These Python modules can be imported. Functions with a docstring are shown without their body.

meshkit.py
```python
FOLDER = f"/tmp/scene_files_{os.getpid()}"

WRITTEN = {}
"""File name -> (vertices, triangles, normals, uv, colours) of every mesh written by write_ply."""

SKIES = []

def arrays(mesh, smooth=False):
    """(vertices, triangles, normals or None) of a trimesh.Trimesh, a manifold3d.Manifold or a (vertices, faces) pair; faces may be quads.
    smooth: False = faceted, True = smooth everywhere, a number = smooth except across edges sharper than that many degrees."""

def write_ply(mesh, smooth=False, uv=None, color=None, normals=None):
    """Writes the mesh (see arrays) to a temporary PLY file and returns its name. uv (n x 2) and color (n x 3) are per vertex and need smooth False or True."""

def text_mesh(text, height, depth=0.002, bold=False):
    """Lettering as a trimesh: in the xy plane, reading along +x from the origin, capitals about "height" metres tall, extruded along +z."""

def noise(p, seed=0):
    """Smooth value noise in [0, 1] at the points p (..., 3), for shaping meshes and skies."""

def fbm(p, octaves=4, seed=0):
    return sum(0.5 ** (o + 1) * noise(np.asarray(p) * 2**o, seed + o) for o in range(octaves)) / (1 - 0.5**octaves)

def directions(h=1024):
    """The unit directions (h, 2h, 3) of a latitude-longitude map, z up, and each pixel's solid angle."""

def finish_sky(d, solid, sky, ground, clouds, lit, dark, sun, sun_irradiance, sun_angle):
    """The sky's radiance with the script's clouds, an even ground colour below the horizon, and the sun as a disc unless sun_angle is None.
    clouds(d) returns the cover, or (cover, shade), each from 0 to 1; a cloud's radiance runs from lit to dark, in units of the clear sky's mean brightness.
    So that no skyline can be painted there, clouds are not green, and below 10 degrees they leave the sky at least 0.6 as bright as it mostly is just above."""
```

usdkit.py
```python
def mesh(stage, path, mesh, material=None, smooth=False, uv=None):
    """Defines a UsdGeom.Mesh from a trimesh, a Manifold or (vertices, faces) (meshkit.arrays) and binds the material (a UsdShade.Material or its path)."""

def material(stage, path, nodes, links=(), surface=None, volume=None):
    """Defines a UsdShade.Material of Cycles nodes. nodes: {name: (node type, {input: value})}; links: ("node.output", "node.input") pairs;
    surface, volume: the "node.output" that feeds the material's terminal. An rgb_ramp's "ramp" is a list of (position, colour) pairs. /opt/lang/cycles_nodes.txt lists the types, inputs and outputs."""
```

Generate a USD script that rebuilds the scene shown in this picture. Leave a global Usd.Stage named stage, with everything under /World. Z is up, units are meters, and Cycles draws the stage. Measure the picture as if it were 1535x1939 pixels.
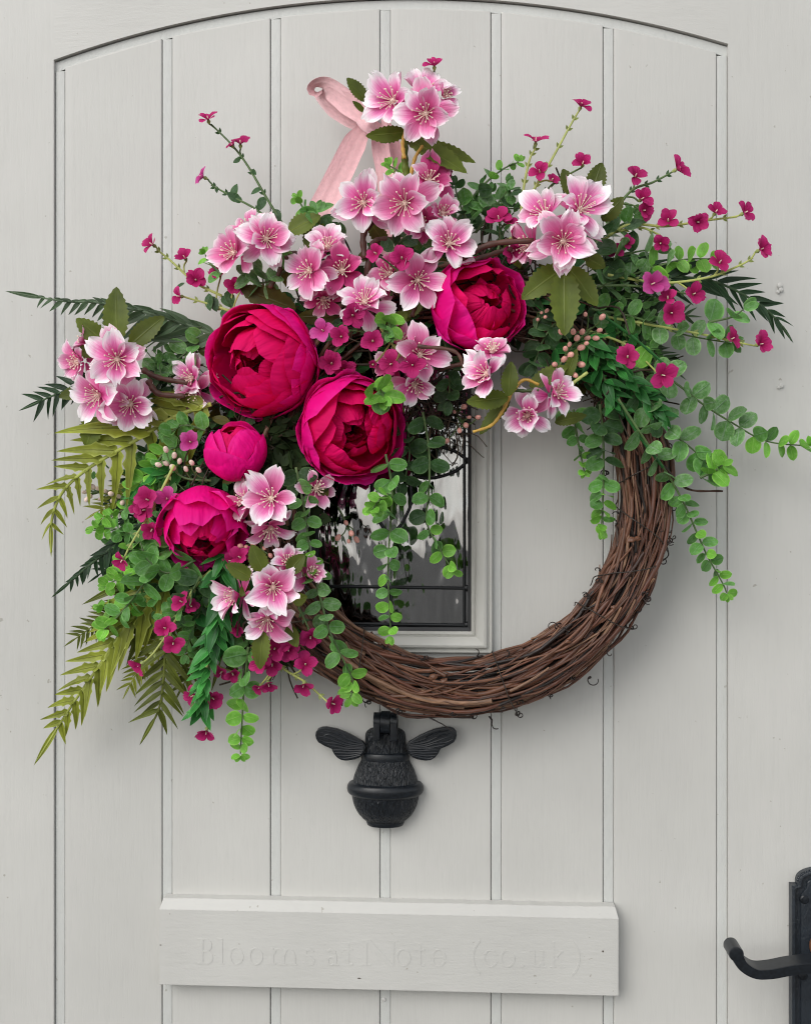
import math
import numpy as np
import trimesh
import manifold3d as m3
import shapely
import shapely.affinity
from shapely.geometry import Polygon, box as sbox, LineString, Point
from pxr import Usd, UsdGeom, UsdLux, UsdShade, Sdf, Gf, Vt
import usdkit, meshkit

rng = np.random.default_rng(7)
PI = math.pi
stage = Usd.Stage.CreateInMemory()
UsdGeom.SetStageUpAxis(stage, 'Z')
UsdGeom.SetStageMetersPerUnit(stage, 1.0)
UsdGeom.Xform.Define(stage, '/World')
UsdGeom.Scope.Define(stage, '/World/Looks')

# ---------------------------------------------------------------- camera
IW, IH = 1535.0, 1939.0
CX, CD, YAW, F = 0.08561, 1.1, 0.06028, 2212.0
R_ = np.array([math.cos(YAW), math.sin(YAW), 0.0])
FWD = np.array([-math.sin(YAW), math.cos(YAW), 0.0])
UP = np.array([0.0, 0.0, 1.0])
EYE = np.array([CX, -CD, 0.0])
cam = UsdGeom.Camera.Define(stage, '/World/camera')
M = Gf.Matrix4d(R_[0], R_[1], R_[2], 0, 0, 0, 1, 0, -FWD[0], -FWD[1], -FWD[2], 0, EYE[0], EYE[1], EYE[2], 1)
cam.AddTransformOp().Set(M)
cam.CreateHorizontalApertureAttr(36.0)
cam.CreateFocalLengthAttr(36.0 * F / IW)
cam.CreateClippingRangeAttr(Gf.Vec2f(0.05, 1000))
EXPOSURE = 1.0
cam.CreateExposureAttr(EXPOSURE)

# ---------------------------------------------------------------- sky and soft sun (overcast)
SUN_EL, SUN_AZ = math.radians(36), math.radians(180 + 34)      # azimuth = atan2(x, y); the door faces -y
SUN_DIR = np.array([math.cos(SUN_EL) * math.sin(SUN_AZ), math.cos(SUN_EL) * math.cos(SUN_AZ), math.sin(SUN_EL)])
usdkit.material(stage, '/World/Looks/sky_look', {
    'tc': ('texture_coordinate', {}),
    'sky': ('sky_texture', {'sky_type': 'single_scattering', 'sun_disc': False, 'sun_elevation': SUN_EL, 'sun_rotation': SUN_AZ}),
    'grey': ('hsv', {'saturation': 0.22, 'value': 1.0}),
    'mp': ('mapping', {'scale': (1.6, 1.6, 4.0)}),
    'n': ('noise_texture', {'scale': 1.5, 'detail': 5.0}),
    'cl': ('rgb_ramp', {'ramp': [(0.3, (0.75, 0.76, 0.78)), (0.7, (1.25, 1.24, 1.22))]}),
    'mul': ('mix_color', {'blend_type': 'multiply', 'fac': 1.0, 'use_clamp': False}),
    'bg': ('background_shader', {'strength': 0.1})},
    [('sky.color', 'grey.color'), ('tc.generated', 'mp.vector'), ('mp.vector', 'n.vector'), ('n.fac', 'cl.fac'),
     ('grey.color', 'mul.a'), ('cl.color', 'mul.b'), ('mul.result', 'bg.color')], surface='bg.background')
dome = UsdLux.DomeLight.Define(stage, '/World/sky')
UsdShade.MaterialBindingAPI.Apply(dome.GetPrim()).Bind(UsdShade.Material.Get(stage, '/World/Looks/sky_look'))
dome.GetPrim().SetCustomDataByKey('kind', 'structure')
sun = UsdLux.DistantLight.Define(stage, '/World/sun')
sun.CreateNormalizeAttr(True); sun.CreateIntensityAttr(0.19); sun.CreateAngleAttr(40.0)
sun.CreateColorAttr(Gf.Vec3f(1.0, 0.97, 0.93))
zc = SUN_DIR; xc = np.cross([0, 0, 1], zc); xc /= np.linalg.norm(xc); yc = np.cross(zc, xc)
sun.AddTransformOp().Set(Gf.Matrix4d(*xc, 0, *yc, 0, *zc, 0, 0, 0, 0, 1))


# ---------------------------------------------------------------- helpers
def nrm(v):
    v = np.asarray(v, float)
    return v / max(np.linalg.norm(v), 1e-12)


def at(px, py, h=0.0):
    """the point a height h in front of the door face that the pixel (px, py) of the photograph shows"""
    d = FWD + R_ * ((px - IW / 2) / F) + UP * ((IH / 2 - py) / F)
    return EYE + d * ((CD - h) / d[1])


def mpp(h):
    return (CD - h) / F


counts = {}


def path_for(parent, name):
    key = (parent, name)
    k = counts.get(key, 0)
    counts[key] = k + 1
    return f'{parent}/{name}' if k == 0 else f'{parent}/{name}_{k:03d}'


def tag(prim, label=None, category=None, group=None, kind=None):
    for k, v in (('label', label), ('category', category), ('group', group), ('kind', kind)):
        if v:
            prim.SetCustomDataByKey(k, v)
    return prim


def xform(name, parent='/World', origin=None, **kw):
    p = path_for(parent, name)
    x = UsdGeom.Xform.Define(stage, p)
    if origin is not None:
        x.AddTranslateOp().Set(Gf.Vec3d(*map(float, origin)))
    tag(x.GetPrim(), **kw)
    return p


ORIGIN = {}


def obj(name, mesh, mat, parent='/World', smooth=True, uv=None, **kw):
    """one Mesh prim; vertices are given in world space and stored relative to the thing's base"""
    p = path_for(parent, name)
    top = '/'.join(parent.split('/')[:3])
    o = ORIGIN.get(top, np.zeros(3))
    if isinstance(mesh, trimesh.Trimesh):
        v, f = np.array(mesh.vertices), np.array(mesh.faces)
    elif hasattr(mesh, 'to_mesh'):
        mm = mesh.to_mesh(); v, f = np.array(mm.vert_properties[:, :3], float), np.array(mm.tri_verts)
    else:
        v, f = mesh[0], mesh[1]
        if len(mesh) > 2 and uv is None:
            uv = mesh[2]
    m = usdkit.mesh(stage, p, (np.asarray(v) - o, np.asarray(f)), LOOK[mat] if isinstance(mat, str) else mat, smooth=smooth, uv=uv)
    if np.ndim(uv) == 2:
        pass
    tag(m.GetPrim(), **kw)
    return p


def grid(P, uv=True):
    """triangles of a (nu, nv, 3) grid of points; uv: x across, y along"""
    nu, nv = P.shape[:2]
    i = np.arange(nu * nv).reshape(nu, nv)
    a, b, c, d = i[:-1, :-1].ravel(), i[1:, :-1].ravel(), i[1:, 1:].ravel(), i[:-1, 1:].ravel()
    f = np.vstack([np.c_[a, b, c], np.c_[a, c, d]])
    u, v = np.meshgrid(np.linspace(0, 1, nu), np.linspace(0, 1, nv), indexing='ij')
    return P.reshape(-1, 3), f, np.c_[v.ravel(), u.ravel()]


def join(parts):
    V, Fs, U, n = [], [], [], 0
    for p in parts:
        V.append(p[0]); Fs.append(np.asarray(p[1]) + n); n += len(p[0])
        U.append(p[2] if len(p) > 2 else np.zeros((len(p[0]), 2)))
    return np.vstack(V), np.vstack(Fs), np.vstack(U)


def smooth_path(pts, n):
    """Catmull-Rom through pts, n samples evenly in parameter"""
    P = np.asarray(pts, float)
    if len(P) == 2:
        t = np.linspace(0, 1, n)[:, None]
        return P[0] * (1 - t) + P[1] * t
    Q = np.vstack([2 * P[0] - P[1], P, 2 * P[-1] - P[-2]])
    s = np.linspace(0, len(P) - 1, n)
    k = np.minimum(s.astype(int), len(P) - 2); t = (s - k)[:, None]
    p0, p1, p2, p3 = Q[k], Q[k + 1], Q[k + 2], Q[k + 3]
    return 0.5 * (2 * p1 + (p2 - p0) * t + (2 * p0 - 5 * p1 + 4 * p2 - p3) * t ** 2 + (3 * p1 - p0 - 3 * p2 + p3) * t ** 3)


def tube(pts, r, sides=6, caps=True):
    P = np.asarray(pts, float); n = len(P)
    r = np.broadcast_to(np.asarray(r, float), n)
    T = np.gradient(P, axis=0); T /= np.maximum(np.linalg.norm(T, axis=1, keepdims=True), 1e-12)
    a = nrm(np.cross(T[0], [0.31, 0.77, 0.55])); N = [a]
    for k in range(1, n):
        a = nrm(a - T[k] * (a @ T[k])); N.append(a)
    N = np.array(N); B = np.cross(T, N)
    th = np.arange(sides) * 2 * PI / sides
    ring = P[:, None] + r[:, None, None] * (np.cos(th)[None, :, None] * N[:, None] + np.sin(th)[None, :, None] * B[:, None])
    v = ring.reshape(-1, 3)
    i = np.arange(n * sides).reshape(n, sides); j = np.roll(i, -1, axis=1)
    f = np.vstack([np.c_[i[:-1].ravel(), j[:-1].ravel(), j[1:].ravel()], np.c_[i[:-1].ravel(), j[1:].ravel(), i[1:].ravel()]])
    L = np.r_[0, np.cumsum(np.linalg.norm(np.diff(P, axis=0), axis=1))]
    uv = np.c_[np.tile(np.arange(sides) / sides, n), np.repeat(L, sides)]
    if caps:
        v = np.vstack([v, P[0], P[-1]]); uv = np.vstack([uv, [0.5, 0], [0.5, L[-1]]])
        f = np.vstack([f, np.c_[np.full(sides, n * sides), j[0], i[0]], np.c_[np.full(sides, n * sides + 1), i[-1], j[-1]]])
    return v, f, uv


def ball(c, r, sub=1, squash=(1, 1, 1)):
    s = trimesh.creation.icosphere(subdivisions=sub)
    return np.array(s.vertices) * r * np.asarray(squash) + c, np.array(s.faces)


def sweep_lathe(profile, c, n=48, ysq=1.0):
    """a profile of (radius, z) turned about a vertical axis at c, flattened in y by ysq"""
    pr = np.asarray(profile, float); th = np.arange(n + 1) * 2 * PI / n
    P = np.stack([pr[:, 0, None] * np.cos(th), pr[:, 0, None] * np.sin(th) * ysq, np.repeat(pr[:, 1, None], n + 1, 1)], -1) + c
    return grid(P)


def bx(x0, x1, y0, y1, z0, z1, ch=0.0):
    """a box, its -y face's edges chamfered by ch"""
    return prism([(x0, z0), (x1, z0), (x1, z1), (x0, z1)], y0, y1, ch)


def prism(poly, y0, y1, ch=0.0):
    """poly (x, z), counter-clockwise, from y0 (front) back to y1, with a chamfered front edge"""
    p = np.asarray(poly, float); n = len(p)
    loops = []
    if ch > 0:
        d1 = p - np.roll(p, 1, 0); d2 = np.roll(p, -1, 0) - p
        d1 /= np.linalg.norm(d1, axis=1, keepdims=True); d2 /= np.linalg.norm(d2, axis=1, keepdims=True)
        n1 = np.c_[-d1[:, 1], d1[:, 0]]; n2 = np.c_[-d2[:, 1], d2[:, 0]]
        q = (n1 + n2); q /= (1 + (n1 * n2).sum(1))[:, None]
        for k in (0.0, 0.3, 1.0):
            off = ch * (1 - math.sqrt(max(0, 1 - (1 - k) ** 2)))
            loops.append((p + q * off, y0 + (1 - math.sqrt(max(0, 1 - (1 - (1 - k)) ** 2))) * 0 + ch * k))
        loops = [(p + q * ch, y0), (p + q * ch * 0.35, y0 + ch * 0.3), (p, y0 + ch)]
    else:
        loops = [(p, y0)]
    loops.append((p, y1))
    v = np.vstack([np.c_[l[:, 0], np.full(n, y), l[:, 1]] for l, y in loops])
    f = []
    for k in range(len(loops) - 1):
        a = np.arange(n) + k * n; b = np.roll(a, -1)
        f += [np.c_[a, a + n, b + n], np.c_[a, b + n, b]]
    tri = shapely_tri(loops[0][0]); f.append(tri)
    tri2 = shapely_tri(loops[-1][0]); f.append(tri2[:, ::-1] + (len(loops) - 1) * n)
    return trimesh.Trimesh(v, np.vstack(f), process=False)


def shapely_tri(p):
    import mapbox_earcut as me
    try:
        t = me.triangulate_float64(np.asarray(p, float), np.array([len(p)], np.uint32))
    except Exception:
        t = me.triangulate_float64(np.asarray(p, float), np.array([len(p)]))
    t = np.asarray(t).reshape(-1, 3).astype(int)
    # counter-clockwise in (x, z) looks towards -y
    a, b, c = p[t[:, 0]], p[t[:, 1]], p[t[:, 2]]
    s = (b[:, 0] - a[:, 0]) * (c[:, 1] - a[:, 1]) - (b[:, 1] - a[:, 1]) * (c[:, 0] - a[:, 0])
    t[s < 0] = t[s < 0][:, ::-1]
    return t


def mani(t):
    t = trimesh.Trimesh(t.vertices, t.faces, process=True)
    return m3.Manifold(m3.Mesh(np.asarray(t.vertices, np.float32), np.asarray(t.faces, np.uint32)))


def cut(t, holes):
    m = mani(t)
    for h in holes:
        m = m - mani(h)
    return m


# ---------------------------------------------------------------- materials
LOOK = {}


def look(name, nodes, links, surface='p.BSDF', **kw):
    LOOK[name] = usdkit.material(stage, '/World/Looks/' + name, nodes, links, surface=surface, **kw)


def paint(name, grain, col=(0.492, 0.485, 0.455), rough=0.42, depth=0.00035):
    look(name, {
        'g': ('geometry', {}),
        'm1': ('mapping', {'scale': grain}), 'n1': ('noise_texture', {'scale': 1.0, 'detail': 4.0, 'roughness': 0.6}),
        'n2': ('noise_texture', {'scale': 5.0, 'detail': 3.0}),
        'n3': ('noise_texture', {'scale': 900.0, 'detail': 1.0}),
        'r': ('rgb_ramp', {'ramp': [(0.3, tuple(c * 0.93 for c in col)), (0.7, tuple(c * 1.05 for c in col))]}),
        'r2': ('rgb_ramp', {'ramp': [(0.25, (0.965, 0.965, 0.965)), (0.5, (1, 1, 1)), (0.75, (1.0, 1.0, 1.0))]}),
        'mx': ('mix_color', {'blend_type': 'multiply', 'fac': 1.0}),
        'n4': ('noise_texture', {'scale': 150.0, 'detail': 2.0}), 'sp': ('rgb_ramp', {'ramp': [(0.0, (1, 1, 1)), (0.735, (1, 1, 1)), (0.77, (0.72, 0.70, 0.66)), (1.0, (0.6, 0.58, 0.55))]}), 'mz': ('mix_color', {'blend_type': 'multiply', 'fac': 1.0}),
        'ad': ('math', {'math_type': 'multiply_add', 'value2': 0.22}),
        'b': ('bump', {'strength': 0.6, 'distance': depth}),
        'p': ('principled_bsdf', {'roughness': rough, 'specular_ior_level': 0.4})},
        [('g.position', 'm1.vector'), ('m1.vector', 'n1.vector'), ('g.position', 'n2.vector'), ('g.position', 'n3.vector'),
         ('n2.fac', 'r.fac'), ('n1.fac', 'r2.fac'), ('r.color', 'mx.a'), ('r2.color', 'mx.b'), ('g.position', 'n4.vector'), ('n4.fac', 'sp.fac'), ('mx.result', 'mz.a'), ('sp.color', 'mz.b'), ('mz.result', 'p.base_color'),
         ('n3.fac', 'ad.value1'), ('n1.fac', 'ad.value3'), ('ad.value', 'b.height'), ('b.normal', 'p.normal')])


paint('paint_vertical', (260, 260, 26))
paint('paint_horizontal', (40, 260, 210), depth=0.0005)
paint('paint_groove', (220, 220, 90), col=(0.495, 0.500, 0.475), depth=0.0009)
paint('paint_moulding', (120, 120, 40), col=(0.50, 0.495, 0.455), depth=0.0003)


def plain(name, col, rough=0.5, vary=0.2, nscale=60.0, metallic=0.0, bump=None, spec=0.5, sheen=0.0):
    nodes = {'g': ('geometry', {}), 'n': ('noise_texture', {'scale': nscale, 'detail': 3.0}),
             'r': ('rgb_ramp', {'ramp': [(0.25, tuple(c * (1 - vary) for c in col)), (0.75, tuple(c * (1 + vary) for c in col))]}),
             'p': ('principled_bsdf', {'roughness': rough, 'metallic': metallic, 'specular_ior_level': spec, 'sheen_weight': sheen})}
    links = [('g.position', 'n.vector'), ('n.fac', 'r.fac'), ('r.color', 'p.base_color')]
    if bump:
        nodes |= {'mb': ('mapping', {'scale': bump[0]}), 'nb': ('noise_texture', {'scale': 1.0, 'detail': 2.0, 'distortion': 0.6}), 'b': ('bump', {'strength': 1.0, 'distance': bump[1]})}
        links += [('g.position', 'mb.vector'), ('mb.vector', 'nb.vector'), ('nb.fac', 'b.height'), ('b.normal', 'p.normal')]
    look(name, nodes, links)


plain('black_iron', (0.005, 0.0065, 0.0085), 0.34, 0.7, 420, spec=0.36)
plain('black_fur', (0.005, 0.0065, 0.0085), 0.36, 0.7, 420, spec=0.36, bump=((620, 420, 95), 0.0030))
plain('black_plate', (0.013, 0.017, 0.022), 0.35, 0.4, 60, bump=((400, 400, 200), 0.0006))
plain('rust', (0.10, 0.035, 0.012), 0.7, 0.5, 200)
plain('lead_came', (0.018, 0.019, 0.02), 0.3, 0.2, 100, metallic=0.6)
plain('seal_black', (0.010, 0.010, 0.011), 0.5)
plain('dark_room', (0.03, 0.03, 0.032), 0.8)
plain('ribbon_pink', (0.80, 0.47, 0.49), 0.75, 0.08, 300, sheen=0.6, bump=((1400, 1400, 1400), 0.0004))
plain('stem_green', (0.07, 0.12, 0.035), 0.5, 0.35, 90)
plain('stem_lime', (0.36, 0.40, 0.11), 0.5, 0.25, 90)
plain('stem_brown', (0.075, 0.028, 0.018), 0.55, 0.4, 120)
plain('stem_yellow', (0.42, 0.25, 0.04), 0.5, 0.3, 90)
plain('berry_pink', (0.62, 0.30, 0.25), 0.4, 0.25, 90)
plain('berry_cream', (0.68, 0.52, 0.44), 0.4, 0.2, 90)
plain('stamen_cream', (0.74, 0.58, 0.48), 0.6, 0.2, 300)
plain('wire_dark', (0.02, 0.014, 0.01), 0.5)
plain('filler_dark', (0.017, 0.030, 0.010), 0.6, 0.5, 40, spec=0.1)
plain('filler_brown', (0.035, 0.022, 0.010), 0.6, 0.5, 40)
plain('nail_steel', (0.45, 0.44, 0.42), 0.4)

# ripple glass: clear, with a wavy cast surface that breaks up the reflection
look('ripple_glass', {
    'g': ('geometry', {}), 'm1': ('mapping', {'scale': (70, 70, 17)}),
    'n1': ('noise_texture', {'scale': 1.0, 'detail': 1.0, 'distortion': 0.6}),
    'b': ('bump', {'strength': 1.0, 'distance': 0.0014}),
    'f': ('fresnel', {'IOR': 2.9}), 't': ('transparent_bsdf', {'color': (0.45, 0.46, 0.47)}),
    'gl': ('glossy_bsdf', {'color': (1, 1, 1), 'roughness': 0.03}), 'mx': ('mix_closure', {})},
    [('g.position', 'm1.vector'), ('m1.vector', 'n1.vector'), ('n1.fac', 'b.height'), ('b.normal', 'gl.normal'), ('b.normal', 'f.normal') if False else ('f.fac', 'mx.fac'),
     ('t.BSDF', 'mx.closure1'), ('gl.BSDF', 'mx.closure2')], surface='mx.closure')


def bark(name, col):
    look(name, {
        'tc': ('texture_coordinate', {}), 'o': ('object_info', {}),
        'm1': ('mapping', {'scale': (6.0, 60.0, 1.0)}), 'n1': ('noise_texture', {'scale': 1.0, 'detail': 4.0, 'roughness': 0.65}),
        'm2': ('mapping', {'scale': (1.0, 22.0, 1.0)}), 'n2': ('noise_texture', {'scale': 1.0, 'detail': 3.0}),
        'r': ('rgb_ramp', {'ramp': [(0.25, tuple(c * 0.35 for c in col)), (0.5, col), (0.8, tuple(c * 2.0 for c in col))]}),
        'r2': ('rgb_ramp', {'ramp': [(0.3, (0.5, 0.5, 0.5)), (0.7, (1.3, 1.3, 1.3))]}),
        'mx': ('mix_color', {'blend_type': 'multiply', 'fac': 1.0, 'use_clamp': False}),
        'b': ('bump', {'strength': 0.8, 'distance': 0.0008}), 'p': ('principled_bsdf', {'roughness': 0.48, 'specular_ior_level': 0.5})},
        [('tc.UV', 'm1.vector'), ('m1.vector', 'n1.vector'), ('tc.UV', 'm2.vector'), ('m2.vector', 'n2.vector'), ('n1.fac', 'r.fac'), ('n2.fac', 'r2.fac'),
         ('r.color', 'mx.a'), ('r2.color', 'mx.b'), ('mx.result', 'p.base_color'), ('n1.fac', 'b.height'), ('b.normal', 'p.normal')])


BARKS = []
for k, c in enumerate([(0.080, 0.029, 0.014), (0.125, 0.052, 0.027), (0.040, 0.016, 0.009), (0.22, 0.12, 0.07), (0.012, 0.006, 0.004), (0.10, 0.036, 0.020)]):
    nm = ['bark_russet', 'bark_tan', 'bark_umber', 'bark_pale', 'bark_dark', 'bark_red'][k]
    bark(nm, c); BARKS.append(nm)


def petal_look(name, stops, edge=0.25, streak=0.22, trans=0.22, rough=0.6, sheen=0.15, vary=0.12, back=(0.50, 0.05, 0.20), crease=9.0, bdist=0.0016):
    """colour runs along the petal (uv y) and out to its edge (uv x), broken by fine streaks"""
    look(name, {
        'tc': ('texture_coordinate', {}), 's': ('separate_xyz', {}), 'o': ('object_info', {}),
        'm1': ('mapping', {'scale': (22.0, 1.6, 1.0)}), 'n1': ('noise_texture', {'dimensions': '4D', 'scale': 1.0, 'detail': 3.0}),
        'v1': ('math', {'math_type': 'subtract', 'value2': 0.5}), 'v2': ('math', {'math_type': 'absolute'}),
        'v3': ('math', {'math_type': 'power', 'value2': 2.0}), 'e': ('math', {'math_type': 'multiply_add', 'value2': edge * 4}),
        'k': ('math', {'math_type': 'subtract', 'value2': 0.5}), 'ks': ('math', {'math_type': 'multiply_add', 'value2': streak}),
        'w': ('math', {'math_type': 'multiply', 'value2': 37.0}),
        'r': ('rgb_ramp', {'ramp': stops}),
        'hv': ('map_range', {'from_min': 0.0, 'from_max': 1.0, 'to_min': 1 - vary, 'to_max': 1 + vary}),
        'gb': ('geometry', {}), 'bm': ('math', {'math_type': 'multiply', 'value2': 0.65}), 'bk': ('mix_color', {'b': back}),
        'h': ('hsv', {'saturation': 1.0}),
        'p': ('principled_bsdf', {'roughness': rough, 'specular_ior_level': 0.12, 'sheen_weight': sheen}),
        'm2': ('mapping', {'scale': (crease, 2.2, 1.0)}), 'n2': ('noise_texture', {'dimensions': '4D', 'scale': 1.0, 'detail': 2.0}), 'b': ('bump', {'strength': 0.7, 'distance': bdist}),
        't': ('translucent_bsdf', {}), 'mx': ('mix_closure', {'fac': trans})},
        [('tc.UV', 'm2.vector'), ('m2.vector', 'n2.vector'), ('w.value', 'n2.w'), ('n2.fac', 'b.height'), ('b.normal', 'p.normal'), ('tc.UV', 's.vector'), ('tc.UV', 'm1.vector'), ('m1.vector', 'n1.vector'), ('o.random', 'w.value1'), ('w.value', 'n1.w'),
         ('s.x', 'v1.value1'), ('v1.value', 'v2.value1'), ('v2.value', 'v3.value1'), ('v3.value', 'e.value1'), ('s.y', 'e.value3'),
         ('n1.fac', 'k.value1'), ('k.value', 'ks.value1'), ('e.value', 'ks.value3'), ('ks.value', 'r.fac'),
         ('gb.backfacing', 'bm.value1'), ('bm.value', 'bk.fac'), ('r.color', 'bk.a'), ('bk.result', 'h.color'), ('o.random', 'hv.value'), ('hv.result', 'h.value'), ('h.color', 'p.base_color'), ('h.color', 't.color'),
         ('p.BSDF', 'mx.closure1'), ('t.BSDF', 'mx.closure2')], surface='mx.closure')


petal_look('blossom_pale', [(0.0, (0.42, 0.02, 0.13)), (0.2, (0.68, 0.08, 0.31)), (0.45, (0.80, 0.22, 0.48)), (0.61, (0.87, 0.48, 0.66)), (0.79, (0.93, 0.82, 0.87)), (1.0, (0.95, 0.92, 0.92))], edge=0.3, streak=0.42, sheen=0.0)
petal_look('blossom_mid', [(0.0, (0.45, 0.025, 0.14)), (0.28, (0.66, 0.10, 0.29)), (0.58, (0.75, 0.23, 0.44)), (0.80, (0.84, 0.50, 0.65)), (1.0, (0.93, 0.84, 0.86))], edge=0.26, streak=0.36, sheen=0.0)
petal_look('blossom_deep', [(0.0, (0.33, 0.012, 0.08)), (0.4, (0.50, 0.04, 0.18)), (0.75, (0.62, 0.11, 0.29)), (1.0, (0.80, 0.45, 0.58))], edge=0.18, sheen=0.0)
petal_look('floret_magenta', [(0.0, (0.24, 0.006, 0.055)), (0.4, (0.36, 0.012, 0.105)), (1.0, (0.50, 0.035, 0.18))], edge=0.1, rough=0.55, back=(0.34, 0.015, 0.10), sheen=0.0)
petal_look('floret_orchid', [(0.0, (0.34, 0.015, 0.12)), (0.5, (0.50, 0.05, 0.25)), (1.0, (0.60, 0.12, 0.36))], edge=0.1, rough=0.55, back=(0.45, 0.05, 0.22), sheen=0.0)
petal_look('peony_outer', [(0.0, (0.64, 0.001, 0.12)), (0.55, (0.82, 0.002, 0.215)), (0.85, (0.87, 0.005, 0.27)), (1.0, (0.86, 0.035, 0.38))], edge=0.1, streak=0.3, trans=0.26, rough=0.62, back=(0.70, 0.002, 0.19), sheen=0.0, vary=0.06, crease=7.0, bdist=0.005)
petal_look('peony_inner', [(0.0, (0.52, 0.001, 0.05)), (0.6, (0.72, 0.001, 0.12)), (1.0, (0.82, 0.006, 0.20))], edge=0.1, streak=0.3, trans=0.16, rough=0.7, back=(0.55, 0.001, 0.06), sheen=0.0, crease=7.0, bdist=0.005)


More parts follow.
